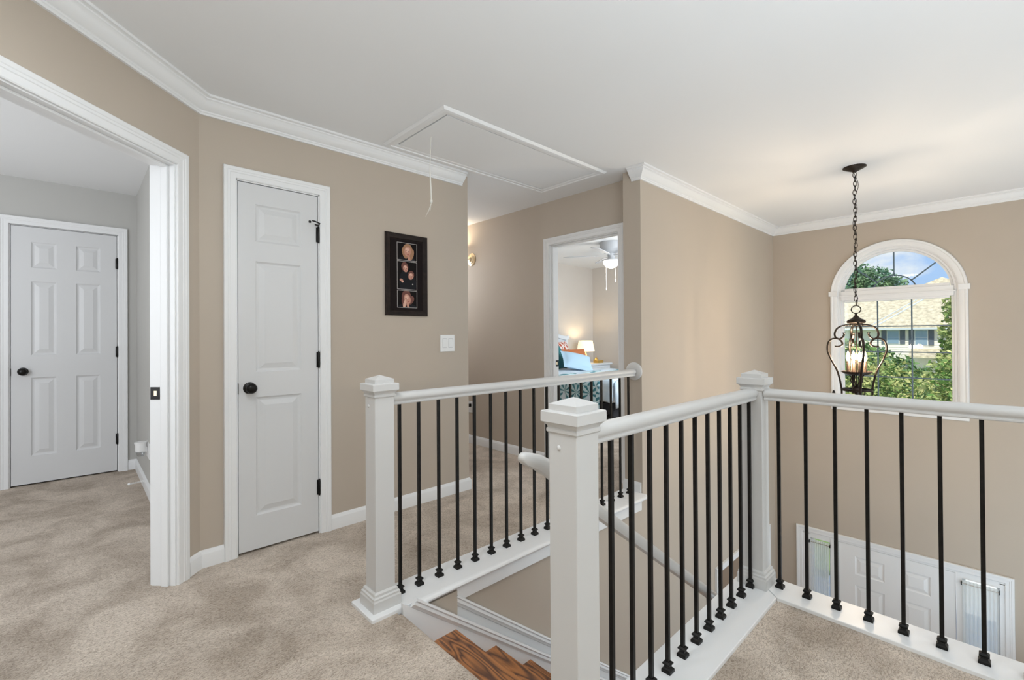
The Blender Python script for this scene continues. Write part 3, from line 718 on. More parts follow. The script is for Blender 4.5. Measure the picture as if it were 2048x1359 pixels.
# ================================================================ FRAMED PHOTOS
PF = empty('picture_frame', (1.677, CY, 1.62)); tag(PF, 'tall black frame with three stacked portrait photos on the closet wall', 'picture frame')
frame_wood = mat('dark_espresso_wood', (.014, .008, .006), .5, noise=(30, .4), spec=.22)
fx0, fx1, fz0, fz1 = 1.511, 1.843, 1.337, 1.905
prof = [(0, 0), (0, .004), (-.006, .005), (-.010, .010), (-.018, .012), (-.026, .018), (-.034, .020), (-.040, .018), (-.044, .012), (-.044, 0)]
MB().sweep([(fx0+.044, fz0+.044), (fx0+.044, fz1-.044), (fx1-.044, fz1-.044), (fx1-.044, fz0+.044)], [(-u, v) for u, v in prof], lambda a, b, c: (a, CY-c, b), closed=True).build('frame', frame_wood, PF, smooth=30)
MB().box(fx0+.04, fx1-.04, CY-.0065, CY-.0008, fz0+.04, fz1-.04).build('mat_board', mat('black_mat_board', (.012, .008, .008), .7, spec=.1), PF)
skin = mat('photo_skin', (.50, .24, .17), .5); hairb = mat('photo_hair_blonde', (.34, .17, .085), .5); hairr = mat('photo_hair_red', (.13, .035, .022), .5)
phb = mat('photo_black', (.007, .005, .005), .6, spec=.1); phd = mat('photo_dark_clothes', (.014, .014, .017), .6, spec=.1); phw = mat('photo_white_border', (.50, .47, .45), .5)
lip = mat('photo_lip', (.30, .07, .06), .5); skl = mat('photo_skin_light', (.68, .40, .30), .5); drk = mat('photo_shadow', (.08, .035, .025), .5)
PM = [phb, skin, hairb, hairr, phd, phw, lip, skl, drk]
xc = 1.679
def photo(z0, z1, shapes):
    mb = MB(); y = CY-.0068; x0, x1 = 1.600, 1.758
    mb.box(x0, x1, y-.0008, y, z0, z1, mi=5); mb.box(x0+.0028, x1-.0028, y-.0012, y, z0+.0028, z1-.0028, mi=0)
    d = .0013
    for mi, cx, cz, rx, rz, a in shapes:      # coordinates in fractions of the print
        X = x0+(x1-x0)*cx; Z = z0+(z1-z0)*cz; W_ = (x1-x0); n = 18; pts = []
        for i in range(n):
            t = 2*PI*i/n; ex, ez = rx*W_*math.cos(t), rz*W_*math.sin(t); ca2, sa2 = math.cos(a), math.sin(a)
            px, pz_ = X+ex*ca2-ez*sa2, Z+ex*sa2+ez*ca2
            pts.append((min(max(px, x0+.003), x1-.003), min(max(pz_, z0+.003), z1-.003)))
        mb.prism(pts, y-d-.0002, y-d+.0006, mi, fn=lambda a_, b_, c_: (a_, c_, b_)); d += .00025
    return mb.build('photo', PM, PF)
photo(1.723, 1.846, [(4, .5, .05, .42, .16, 0), (2, .52, .58, .25, .30, -.1), (2, .38, .42, .12, .26, .3), (2, .72, .36, .11, .26, -.25), (1, .52, .52, .165, .225, -.15), (7, .50, .60, .10, .10, 0), (8, .44, .55, .03, .015, 0), (8, .58, .54, .03, .015, 0), (7, .52, .46, .02, .05, 0), (6, .54, .34, .05, .02, 0), (1, .58, .12, .07, .16, .2)])
photo(1.520, 1.717, [(4, .40, .28, .30, .50, 0), (4, .72, .20, .24, .40, 0), (3, .38, .80, .17, .21, .2), (1, .41, .74, .115, .16, .2), (7, .40, .79, .07, .06, 0), (8, .37, .76, .02, .012, 0), (8, .46, .75, .02, .012, 0), (6, .43, .68, .035, .015, 0),
                    (3, .68, .52, .16, .20, -.3), (1, .68, .48, .12, .15, -.3), (7, .67, .53, .07, .06, 0), (8, .64, .50, .02, .012, 0), (8, .73, .49, .02, .012, 0), (6, .70, .43, .035, .015, 0), (1, .20, .32, .09, .06, -.4), (7, .26, .27, .05, .035, .5), (5, .76, .20, .03, .03, 0)])
photo(1.393, 1.514, [(4, .5, .05, .46, .16, 0), (3, .46, .62, .24, .30, .1), (3, .34, .34, .12, .26, .1), (3, .66, .44, .15, .22, -.7), (1, .50, .50, .16, .23, .35), (7, .47, .60, .09, .09, 0), (8, .43, .54, .03, .014, .3), (8, .58, .58, .03, .014, .3), (6, .56, .36, .05, .02, .3), (7, .36, .22, .07, .20, -.25), (1, .52, .14, .06, .15, .3)])

# ================================================================ SWITCHES, OUTLETS, SMALL FITTINGS
SW = empty('light_switch', (2.020, CY, 1.14)); tag(SW, 'white double rocker light switch on the closet wall', 'light switch')
MB().box(1.957, 2.085, CY-.006, CY, 1.078, 1.203).build('plate', white_plastic, SW, bevel=.002)
for x0 in (1.978, 2.031):
    MB().box(x0-.0015, x0+.0345, CY-.0066, CY-.005, 1.106, 1.176).build('rocker_frame', mat('painted_switch_shade', (.45, .45, .46), .5), SW)  # grey border paints the shade line around each rocker
    MB().add([(x0, CY-.008, 1.108), (x0+.033, CY-.008, 1.108), (x0+.033, CY-.0095, 1.141), (x0, CY-.0095, 1.141), (x0, CY-.0068, 1.174), (x0+.033, CY-.0068, 1.174), (x0, CY-.005, 1.108), (x0+.033, CY-.005, 1.108), (x0, CY-.005, 1.174), (x0+.033, CY-.005, 1.174)],
             [(0, 1, 3, 2), (3, 2, 5, 4) if False else (2, 3, 4, 5), (0, 6, 7, 1), (4, 5, 9, 8), (0, 3, 4, 8, 6), (1, 7, 9, 5, 2)][1:1] or [(0, 1, 2, 3), (3, 2, 5, 4), (0, 6, 7, 1), (4, 5, 9, 8), (0, 3, 4, 8, 6), (1, 7, 9, 5, 2)]).build('rocker', white_plastic, SW)
    for z in (1.090, 1.191): MB().lathe([(.003, 0), (.003, .001), (0, .0014)], 10, T(x0+.0165, CY-.006, z) @ rot('X', PI/2)).build('screw', white_plastic, SW)
# hall outlet with a plug
OH = empty('wall_outlet', (3.2, 4.06, .40)); tag(OH, 'white wall outlet with a dark plug low in the hall', 'outlet')
MB().box(3.194, 3.2, 4.02, 4.10, .34, .465).build('plate', white_plastic, OH, bevel=.002)
MB().box(3.165, 3.194, 4.045, 4.075, .405, .44).build('plug', dark_hw, OH, bevel=.003)
# air freshener in the left room
AF = empty('plug_in_freshener', (.395, 4.45, .33)); tag(AF, 'white plug-in air freshener low on the side wall of the left room', 'air freshener')
MB().box(.389, .395, 4.37, 4.56, .28, .40).build('outlet_plate', white_plastic, AF, bevel=.002)
b = MB(); b.lathe([(.018, -.02), (.032, -.015), (.035, .0), (.034, .03), (.040, .052), (.040, .056), (0, .057)], 20, T(.35, 4.50, .345)); b.build('body', white_plastic, AF, smooth=40)
MB().lathe([(0, -.032), (.018, -.028), (.026, -.014), (.027, 0), (.018, .006)], 18, T(.35, 4.50, .322)).build('refill_bottle', glass_mat('clear_glass', (.82, .84, .86), .25), AF, smooth=40)
MB().box(.352, .389, 4.485, 4.515, .32, .365).build('plug', white_plastic, AF, bevel=.004)
# spring door stop
DS = empty('door_stop', (.381, 4.70, .05)); tag(DS, 'thin white spring door stop sticking out of the left room baseboard', 'door stop')
hp_ = [(.381-.085*i/160, 4.70-.02*i/160+.0055*math.cos(2*PI*i/10), .052+.0055*math.sin(2*PI*i/10)) for i in range(161)]
MB().tube(hp_, .0012, 4).build('spring', white_plastic, DS, smooth=60)
MB().lathe([(.010, 0), (.010, .003), (.006, .006)], 12, T(.382, 4.70, .052) @ rot('Y', -PI/2)).build('base', white_plastic, DS, smooth=40)
MB().lathe([(.006, 0), (.009, .002), (.009, .012), (.006, .016), (0, .017)], 12, T(.300, 4.681, .052) @ rot('Y', -PI/2)).build('rubber_tip', white_plastic, DS, smooth=40)
# sconce in the hall
SN = empty('wall_sconce', (3.2, 4.0, 2.045)); tag(SN, 'brass wall sconce peeking out beyond the closet wall edge', 'wall lamp')
MB().lathe([(.072, 0), (.072, .006), (.060, .014), (.052, .016), (.048, .024), (.030, .030), (.026, .040), (.012, .046), (0, .047)], 28, T(3.2, 4.03, 2.045) @ rot('Y', -PI/2)).build('back_plate', brass, SN, smooth=40)
MB().tube([(3.16, 4.03, 2.045), (3.12, 4.06, 2.04), (3.09, 4.12, 2.05), (3.08, 4.16, 2.09)], .008, 10).build('arm', brass, SN, smooth=60)
MB().lathe([(.022, 0), (.04, .02), (.055, .06), (.06, .11), (.057, .11), (.052, .06), (.037, .022), (.02, .004)], 20, T(3.08, 4.17, 2.09)).build('glass_shade', mat('frosted_shade', (.9, .85, .75), .5, emit=((1, .8, .55), 2.0)), SN, smooth=60)
light('sconce_bulb', 'POINT', (3.05, 4.17, 2.17), 3.2, (1, .84, .62), radius=.04)

# ================================================================ CHANDELIER
cx, cy = 4.236, .729
CH = empty('chandelier', (cx, cy, CEIL)); tag(CH, 'dark bronze lantern chandelier with four lit candle bulbs hanging on a chain', 'chandelier')
MB().lathe([(0, -.040), (.012, -.040), (.016, -.034), (.030, -.028), (.050, -.018), (.066, -.010), (.073, -.006), (.073, 0)], 32, T(cx, cy, CEIL)).build('canopy', bronze, CH, smooth=40)
def link_me(M, L=.041, wd=.021, r=.0025):
    pts = []
    for i in range(14):
        a = 2*PI*i/14; pts.append(M @ Vector((wd/2*math.cos(a), 0, (L/2)*math.sin(a)*(1 if True else 1))))
    return MB().tube(pts, r, 5, closed=True)
zt, zb = CEIL-.042, 1.405
nl = 30; pitch_ = (zt-zb)/nl
l0 = link_me(Matrix.Identity(4), L=pitch_+.012).build('chain_link', bronze, smooth=60)
l0.parent = CH; l0.matrix_parent_inverse = world_of(CH).inverted()
VA = math.radians(9.8)
for k in range(nl):
    o = l0 if k == 0 else l0.copy()
    if k: COL.objects.link(o)
    o.location = (cx+.002*math.sin(k*.9), cy-.002*math.sin(k*.9), zt-pitch_*(k+.5)); o.rotation_euler = (0, 0, VA+PI/2+(PI/2.4 if k % 2 else 0.2*math.sin(k)))
rv = Vector((math.sin(VA), -math.cos(VA), 0))
cpts = []
for i in range(61):
    t = i/60; off = .010*math.sin(t*PI*9)+(.022*math.exp(-((t-.14)/.06)**2)); p = Vector((cx, cy, zt+(zb-zt)*t))+rv*off+f_*.007*math.cos(t*PI*11); cpts.append(p)
MB().tube(cpts, .0019, 5).build('power_cord', bronze, CH, smooth=60)
ring = [Vector((cx, cy, 1.372))+rv*(.029*math.cos(2*PI*i/24))+Vector((0, 0, .029*math.sin(2*PI*i/24))) for i in range(24)]
MB().tube(ring, .0035, 8, closed=True).build('loop_ring', bronze, CH, smooth=60)
MB().lathe([(0, 1.345), (.008, 1.342), (.008, 1.330), (.014, 1.322), (.030, 1.305), (.048, 1.296), (.058, 1.286), (.059, 1.278), (.053, 1.270), (.040, 1.268), (.040, 1.258), (.0, 1.256)][::-1], 32, T(cx, cy, 0)).build('top_cap', bronze, CH, smooth=40)
def spline(P, n=6):
    out = []
    P = [P[0]]+P+[P[-1]]
    for i in range(1, len(P)-2):
        for j in range(n):
            t = j/n; p0, p1, p2, p3 = P[i-1], P[i], P[i+1], P[i+2]
            out.append(tuple(.5*((2*b)+(-a+c)*t+(2*a-5*b+4*c-d)*t*t+(-a+3*b-3*c+d)*t**3) for a, b, c, d in zip(p0, p1, p2, p3)))
    out.append(P[-2]); return out
low = spline([(.112, .735), (.112, .765), (.122, .83), (.146, .915), (.186, .99), (.212, 1.05), (.217, 1.09), (.207, 1.13), (.180, 1.153), (.150, 1.157), (.120, 1.145), (.103, 1.120), (.112, 1.103), (.135, 1.096), (.160, 1.097)])
upp = spline([(.040, 1.255), (.075, 1.257), (.115, 1.248), (.145, 1.228), (.160, 1.195), (.155, 1.168), (.130, 1.153), (.105, 1.162), (.092, 1.180), (.090, 1.196)])
flat = [(-.0075, -.0035), (-.005, -.0055), (.005, -.0055), (.0075, -.0035), (.0075, .0035), (.005, .0055), (-.005, .0055), (-.0075, .0035)]
aoff = math.radians(9.8-90)+math.radians(13)
low = [(r*.84, z) for r, z in low]; upp = [(r*.84, z) for r, z in upp]
for k in range(4):
    a = aoff+k*PI/2; d = Vector((math.cos(a), math.sin(a), 0)); tn = Vector((-d.y, d.x, 0))
    A = MB(); A.tube([Vector((cx, cy, 0))+d*r+Vector((0, 0, z)) for r, z in low], [1.0]*(len(low)-4)+[1, 1.05, 1.1, 1.2], sec=[(y, x) for x, y in flat][::1] if False else flat, up=tn)
    A.tube([Vector((cx, cy, 0))+d*r+Vector((0, 0, z)) for r, z in upp], [1.0]*(len(upp)-3)+[1.1, 1.3, 1.5], sec=flat, up=tn)
    e = Vector((cx, cy, 0))+d*.0755; A.lathe([(0, 1.192), (.010, 1.194), (.011, 1.200), (0, 1.202)], 10, T(e.x, e.y, 0))
    A.build('scroll_arm', bronze, CH, smooth=50)
MB().tube([(cx, cy, 1.262), (cx, cy, .80)], .0042, 10).build('centre_rod', bronze, CH, smooth=60)
MB().lathe([(.022, .896), (.060, .892), (.078, .896), (.092, .905), (.098, .910), (.097, .906), (.078, .891), (.060, .886), (.022, .888)], 32, T(cx, cy, 0)).build('drip_tray', bronze, CH, smooth=50)
rg = MB(); rg.tube([(cx+.093*math.cos(2*PI*i/32), cy+.093*math.sin(2*PI*i/32), .772) for i in range(32)], 1.0, sec=[(-.008, -.0025), (.008, -.0025), (.008, .0025), (-.008, .0025)], closed=True, up=(0, 0, 1))
rg.box(-.092, .092, -.006, .006, .768, .774, M=T(cx, cy, 0) @ rot('Z', aoff)); rg.box(-.092, .092, -.006, .006, .7685, .7735, M=T(cx, cy, 0) @ rot('Z', aoff+PI/2))
rg.build('bottom_ring', bronze, CH, smooth=40)
MB().lathe([(0, .700), (.008, .706), (.011, .716), (.006, .726), (.014, .740), (.030, .764), (.032, .775), (.026, .790), (.012, .800), (.006, .815), (0, .816)], 20, T(cx, cy, 0)).build('bottom_finial', bronze, CH, smooth=50)
sleeve_m = mat('bronze_candle_sleeve', (.045, .028, .018), .45, .3, noise=(40, .4)); bulb_m = mat('lit_candle_bulb', (1, .9, .7), .3, emit=((1, .80, .50), 14))
for k in range(4):
    a = aoff+math.radians(7)+k*PI/2; x, y = cx+.054*math.cos(a), cy+.054*math.sin(a)
    MB().tube([(cx+.018*math.cos(a), cy+.018*math.sin(a), .80), (cx+.04*math.cos(a), cy+.04*math.sin(a), .84), (cx+.034*math.cos(a), cy+.034*math.sin(a), .865), (x, y, .893)], .0042, 8).build('candle_stem', bronze, CH, smooth=60)
    s = MB().lathe([(.014, .893), (.0115, .899), (.011, .905), (.0108, .985), (.009, .988), (0, .988)], 16, T(x, y, 0)).build('candle_sleeve', sleeve_m, CH, smooth=40)
    MB().lathe([(.007, .988), (.011, .998), (.0140, 1.012), (.0130, 1.026), (.0085, 1.042), (.0035, 1.056), (0, 1.062)], 16, T(x, y, 0)).build('flame_bulb', bulb_m, s, smooth=60)
for k in range(4):
    a = aoff+math.radians(7)+k*PI/2
    light('candle_bulb_light', 'POINT', (cx+.054*math.cos(a), cy+.054*math.sin(a), 1.022), 20, (1, .80, .58), radius=.024)

# ================================================================ SIDELIGHT CURTAINS
def curtain(y0, y1, label):
    c = empty('sheer_curtain', (WX-.03, (y0+y1)/2, -1.13)); tag(c, label, 'curtain')
    n = 60; vs = []; fs = []; zz = [-1.100, -1.135, -1.15, -1.165, -1.5, -2.0, -2.5, -2.75]
    for j, z in enumerate(zz):
        for i in range(n+1):
            t = i/n; amp = .004 if j < 4 else .009
            vs.append((WX-.026+amp*math.sin(t*2*PI*9+.6*math.sin(j*1.3+t*7)), y0+(y1-y0)*t, z+.0*i))
    for j in range(len(zz)-1):
        for i in range(n): fs.append((j*(n+1)+i, j*(n+1)+i+1, (j+1)*(n+1)+i+1, (j+1)*(n+1)+i))
    MB().add(vs, fs).build('sheer', sheer, c, smooth=80, recalc=False)
    r = MB(); r.tube([(WX-.026, y0-.008, -1.132), (WX-.026, y1+.008, -1.132)], .0045, 8); r.build('rod', chrome, c, smooth=50)
    for y in (y0-.006, y1+.006): MB().box(WX-.034, WX, y-.004, y+.004, -1.146, -1.118).build('rod_bracket', dark_hw, c)
curtain(1.288, 1.470, 'white sheer curtain on the left sidelight beside the front door')
curtain(.018, .248, 'white sheer curtain on the right sidelight beside the front door')

# ================================================================ BEDROOM
white_wood = mat('white_painted_wood', (.72, .78, .84), .45)
BD = empty('bed', (5.35, 4.1, 0)); tag(BD, 'bed with a curved white panelled headboard seen through the bedroom doorway', 'bed')
hb = MB(); HBn = 24; top = []
for i in range(HBn+1):
    t = i/HBn*2-1; top.append((5.36+.82*t, 1.13+.14*(math.cos(t*PI)*.5+.5)+(.015 if abs(t) > .93 else 0)))
hb.prism([(4.54, .1)]+top+[(6.18, .1)], 5.12, 5.17, fn=lambda a, b, c: (a, c, b)); hb.build('headboard', white_wood, BD, bevel=.006)
ht = MB(); ht.sweep(top[::-1], [(-.05, 0), (-.05, .03), (-.035, .035), (-.01, .03), (.012, .03), (.016, 0)], lambda a, b, c: (a, 5.12-c, b)) ; ht.build('headboard_cap', white_wood, BD, smooth=40)
hpn = MB()
for k in range(4): hpn.box(4.66+.36*k, 4.96+.36*k, 5.108, 5.12, .55, 1.02)
hpn.build('headboard_panel', white_wood, BD, bevel=.006)
for x in (4.6, 6.12):
    MB().box(x-.035, x+.035, 5.10, 5.19, 0, 1.15).build('post', white_wood, BD, bevel=.005)
    MB().box(x-.03, x+.03, 3.2, 3.26, 0, .25).build('leg', dark_hw, BD, bevel=.004)
MB().box(4.62, 6.10, 3.15, 5.12, .20, .38).build('box_spring', mat('dark_bed_base', (.02, .02, .025), .9), BD, bevel=.02)  # near-black bed base below the coverlet hem
MB().box(4.61, 6.11, 3.13, 5.10, .38, .62).build('mattress', mat('mattress_white', (.8, .82, .85), .8), BD, bevel=.05)
cover_m = two_tone('coverlet_pale_blue', (.55, .68, .80), (.70, .79, .88), 9, 'noise', .35, .65)
def drape(name, x0, x1, y0, y1, zt, hem, m_, label, cat, wav=.018, foot_drop=True, seed=0):
    """cloth over the bed: top grid + hanging side at x0 and foot at y0"""
    rnd = random.Random(seed); nx, ny = 26, 34; vs = []; fs = []
    prof = []      # cross profile: hang, edge, top
    hang = 8
    def hemz(t): return hem+.05*math.sin(t*9+seed)+.03*math.sin(t*21)
    cols = []
    for j in range(ny+1):
        t = j/ny; y = y0+(y1-y0)*t; row = []
        for i in range(hang): q = i/hang; z = hemz(t)+(zt-.03-hemz(t))*q; row.append((x0-.012-wav*(1-q)*(1+math.sin(t*34+seed))*.8, y, z))
        for i in range(nx+1):
            s = i/nx; x = x0+(x1-x0)*s; edge = min(1, s*14); z = zt-.03*(1-edge)**2+.008*math.sin(s*13+t*9+seed)+.006*math.sin(t*23-s*5); row.append((x, y, z))
        cols.append(row)
    k = len(cols[0])
    for r in cols: vs += r
    for j in range(ny):
        for i in range(k-1): fs.append((j*k+i, j*k+i+1, (j+1)*k+i+1, (j+1)*k+i))
    # foot side
    if foot_drop:
        b = len(vs); q0 = cols[0][hang:]; m2 = len(q0)
        for h in range(6):
            for i, p in enumerate(q0): q = h/5; vs.append((p[0], p[1]-.012-.02*q*(1+math.sin(i*1.3)), p[2]-(zt-hem)*q*(.95+.05*math.sin(i*.7))))
        for h in range(5):
            for i in range(m2-1): fs.append((b+h*m2+i, b+h*m2+i+1, b+(h+1)*m2+i+1, b+(h+1)*m2+i))
    mb = MB().add(vs, fs); o = mb.build(name, m_, smooth=70); so = o.modifiers.new('thick', 'SOLIDIFY'); so.thickness = .012; so.offset = 1
    return tag(o, label, cat)
drape('coverlet', 4.585, 6.135, 3.11, 5.0, .655, .34, cover_m, 'pale blue coverlet spread over the bed and hanging at its side', 'bedspread', seed=1)
# throw with a botanical leaf pattern in teal
def leaf_pattern():
    M = bpy.data.materials.new('teal_leaf_print'); M.use_nodes = True; nt = M.node_tree; b = nt.nodes['Principled BSDF']; b.inputs['Roughness'].default_value = .85
    tc = N(nt, 'ShaderNodeTexCoord'); L = nt.links.new
    sp = N(nt, 'ShaderNodeSeparateXYZ'); L(tc.outputs['Object'], sp.inputs[0])
    sm = N(nt, 'ShaderNodeMath', operation='ADD'); L(sp.outputs['X'], sm.inputs[0]); L(sp.outputs['Y'], sm.inputs[1])
    cmb = N(nt, 'ShaderNodeCombineXYZ'); L(sm.outputs[0], cmb.inputs[0]); L(sp.outputs['Z'], cmb.inputs[1])
    mp = N(nt, 'ShaderNodeMapping'); mp.inputs['Scale'].default_value = (5.2, 5.2, 1); L(cmb.outputs[0], mp.inputs[0])
    fr = N(nt, 'ShaderNodeVectorMath', operation='FRACTION'); L(mp.outputs[0], fr.inputs[0])
    sb = N(nt, 'ShaderNodeVectorMath', operation='SUBTRACT'); L(fr.outputs[0], sb.inputs[0]); sb.inputs[1].default_value = (.5, .5, 0)
    s2 = N(nt, 'ShaderNodeSeparateXYZ'); L(sb.outputs[0], s2.inputs[0])
    at = N(nt, 'ShaderNodeMath', operation='ARCTAN2'); L(s2.outputs['Y'], at.inputs[0]); L(s2.outputs['X'], at.inputs[1])
    ml = N(nt, 'ShaderNodeMath', operation='MULTIPLY'); L(at.outputs[0], ml.inputs[0]); ml.inputs[1].default_value = 8
    sn = N(nt, 'ShaderNodeMath', operation='SINE'); L(ml.outputs[0], sn.inputs[0])
    rmp = N(nt, 'ShaderNodeValToRGB'); L(sn.outputs[0], rmp.inputs[0])
    rmp.color_ramp.elements[0].position = .18; rmp.color_ramp.elements[1].position = .26
    rmp.color_ramp.elements[0].color = (.55, .72, .78, 1); rmp.color_ramp.elements[1].color = (.05, .20, .25, 1)
    L(rmp.outputs[0], b.inputs['Base Color'])
    return M
drape('bed_throw', 4.560, 6.12, 3.30, 4.02, .672, .22, leaf_pattern(), 'teal and white leaf patterned throw across the foot of the bed', 'throw blanket', foot_drop=False, seed=4)

def cushion(name, w, h, t, loc, rx, rz, m_, label, ry=0):
    n = 12; vs = []; fs = []
    for side in (1, -1):
        for j in range(n+1):
            for i in range(n+1):
                u = i/n*2-1; v = j/n*2-1
                k = (1-abs(u)**2.6)*(1-abs(v)**2.6); th = t*.5*max(0, k)**.5
                pin = 1-.05*(1-abs(v))*abs(u)**4*0; a = u*w/2*(1-.07*(1-v*v)*0-.06*(1-abs(v)**2)*0); e = .93+.07*(abs(u*v))**1.5
                vs.append((u*w/2*e, side*th, v*h/2*e))
    m1 = (n+1)**2
    for s in range(2):
        for j in range(n):
            for i in range(n):
                q = [j*(n+1)+i, j*(n+1)+i+1, (j+1)*(n+1)+i+1, (j+1)*(n+1)+i]; q = [x+s*m1 for x in q]; fs.append(tuple(q if s == 0 else q[::-1]))
    M = T(*loc) @ rot('Z', rz) @ rot('X', rx) @ rot('Y', ry)
    mb = MB().add(vs, fs, 0, M)
    o = mb.build(name, m_, smooth=80)
    bm = bmesh.new(); bm.from_mesh(o.data); bmesh.ops.remove_doubles(bm, verts=bm.verts, dist=.0008); bm.to_mesh(o.data); bm.free()
    return tag(o, label, 'pillow')
coral = two_tone('coral_print', (.85, .80, .78), (.52, .10, .05), 17, 'voronoi', .10, .14)
cushion('pillow', .62, .42, .20, (5.74, 4.95, .90), -.35, .1, coral, 'white pillow with a coral red print leaning on the headboard')
cushion('pillow', .46, .42, .15, (5.40, 4.71, .868), -.4, .3, mat('teal_velvet', (.02, .17, .20), .8), 'teal pillow on the left of the pillow pile')
cushion('pillow', .46, .28, .12, (5.74, 4.60, .86), -.55, -.2, mat('rust_fabric', (.50, .16, .06), .8), 'rust orange cushion behind the pale blue one')
cushion('pillow', .50, .34, .16, (5.47, 4.36, .80), -.8, -.25, mat('pale_blue_fabric', (.42, .60, .76), .8), 'pale blue pillow at the front of the pillow pile', ry=.30)

NS = empty('nightstand', (6.52, 4.9, 0)); tag(NS, 'light nightstand between the bed and the bedroom corner', 'nightstand')
MB().box(6.25, 6.92, 4.72, 5.17, .68, .71).build('top', white_wood, NS, bevel=.004)
MB().box(6.28, 6.89, 4.75, 5.15, .40, .68).build('body', white_wood, NS, bevel=.003)
dr = MB().box(6.31, 6.86, 4.735, 4.75, .43, .65).build('drawer', white_wood, NS, bevel=.004)
MB().lathe([(.012, 0), (.010, .012), (.016, .02), (0, .026)], 12, T(6.585, 4.735, .54) @ rot('X', PI/2)).build('knob', brass, dr, smooth=50)
for x in (6.30, 6.87):
    for y in (4.77, 5.13): MB().box(x-.02, x+.02, y-.02, y+.02, 0, .40).build('leg', white_wood, NS)
TL = empty('table_lamp', (6.45, 4.95, .71)); tag(TL, 'lit table lamp with a tapered cream shade on the nightstand', 'lamp')
MB().lathe([(.055, 0), (.055, .012), (.02, .02), (.015, .05), (.035, .09), (.04, .12), (.02, .16), (.009, .18), (.009, .24), (0, .24)], 20, T(6.45, 4.95, .71)).build('base', brass, TL, smooth=50)
MB().lathe([(.155, .920), (.120, 1.100), (.118, 1.100), (.153, .920)], 28, T(6.45, 4.95, 0), closed=True).build('shade', mat('lit_lamp_shade', (.9, .82, .68), .8, emit=((1, .82, .55), .75)), TL, smooth=60)
light('bedside_bulb', 'POINT', (6.45, 4.95, 1.03), 5, (1, .8, .5), radius=.04)
JB = empty('trinket_box', (6.66, 4.86, .71)); tag(JB, 'small gold trinket box and dish on the nightstand beside the lamp', 'trinket box')
MB().box(6.60, 6.76, 4.80, 4.90, .71, .755).build('box', mat('gold', (.75, .50, .15), .3, .9), JB, bevel=.004)
MB().lathe([(0, .755), (.035, .757), (.03, .78), (.008, .80), (.012, .81), (0, .82)], 14, T(6.62, 4.85, 0)).build('lid_finial', MATS['gold'], JB, smooth=50)

# ceiling fan
fx, fy = 5.22, 3.568
CF = empty('ceiling_fan', (fx, fy, CEIL)); tag(CF, 'white ceiling fan with a lit bowl light in the bedroom', 'ceiling fan')
fan_w = mat('fan_grey_white', (.52, .53, .55), .4)
MB().lathe([(.155, CEIL), (.158, CEIL-.01), (.150, CEIL-.03), (.148, CEIL-.085), (.135, CEIL-.10), (.125, CEIL-.12), (.10, CEIL-.135), (.05, CEIL-.15), (.045, CEIL-.20), (.05, CEIL-.21), (.05, CEIL-.235), (0, CEIL-.235)][::-1], 32, T(fx, fy, 0)).build('motor_housing', fan_w, CF, smooth=40)
MB().lathe([(.06, 2.215), (.118, 2.205), (.120, 2.195), (.112, 2.190), (.06, 2.20)], 28, T(fx, fy, 0)).build('light_collar', fan_w, CF, smooth=40)
MB().lathe([(0, 2.095), (.03, 2.098), (.07, 2.115), (.098, 2.145), (.110, 2.190), (.0, 2.191)], 28, T(fx, fy, 0)).build('glass_bowl', mat('lit_bowl', (.95, .92, .85), .4, emit=((1, .93, .78), 1.3)), CF, smooth=60)
bl_m = mat('fan_blade_white', (.50, .51, .54), .45)
ang0 = math.atan2(4.086-fy, 4.877-fx)
for k in range(5):
    a = ang0-k*2*PI/5; M = T(fx, fy, 2.268) @ rot('Z', a) @ rot('X', math.radians(-11))
    b = MB(); pts = [(.17, -.045), (.22, -.056), (.50, -.065), (.60, -.060), (.635, -.035), (.645, 0), (.635, .035), (.60, .060), (.50, .065), (.22, .056), (.17, .045)]
    b.prism(pts, -.003, .003); bo = xform(b, M).build('blade', bl_m, CF)
    c = MB(); c.prism([(.04, -.012), (.12, -.016), (.19, -.030), (.21, 0), (.19, .030), (.12, .016), (.04, .012)], -.007, -.003); xform(c, M).build('blade_iron', fan_w, bo)
for dx, z1 in ((-.075, 1.80), (.06, 1.90)):
    px_, py_ = fx+rv.x*dx, fy+rv.y*dx
    p = MB(); p.tube([(px_, py_, 2.20), (px_, py_, z1+.04)], .0014, 5); p.lathe([(0, 0), (.006, .004), (.006, .03), (.002, .04)], 8, T(px_, py_, z1)); p.build('pull_chain', white_plastic, CF, smooth=60)
light('fan_bulb', 'POINT', (fx, fy, 2.05), 9, (1, .92, .8), radius=.1)

# ================================================================ OUTSIDE
GZ = -3.35
gm_ = mat('lawn_grass', (.20, .30, .08), .9, noise=(.6, .35)); gb = MB(); gb.box(6.25, 140, -60, 90, GZ-.2, GZ)
struct('ground_lawn', 'lawn outside the foyer window', 'lawn', gb, gm_)
struct('ground_street', 'pale street beyond the garden', 'street', MB().box(26, 34, -60, 90, GZ, GZ+.02), mat('asphalt', (.36, .36, .36), .9, noise=(2, .1)))
struct('ground_driveway', 'concrete driveway of the house across the street', 'driveway', MB().box(34, 49.8, 1.2, 4.4, GZ, GZ+.03), mat('concrete', (.75, .73, .70), .9, noise=(2, .05)))
struct('ground_added_porch', 'pale concrete porch and walk added outside the foyer door to brighten the sidelights', 'porch', MB().box(6.17, 9.5, -1.5, 3.0, GZ, FZ).box(9.5, 26, -1.2, 2.2, GZ, GZ+.03), mat('concrete_porch', (.8, .78, .75), .9, noise=(2, .05)))  # added pale surface so the sidelight curtains look bright
siding = mat('cream_siding', (.85, .80, .68), .8, noise=(1, .03))
shingle = mat('tan_shingles', (.62, .53, .36), .9, noise=(3.5, .30), bump=(9, .8, .06))
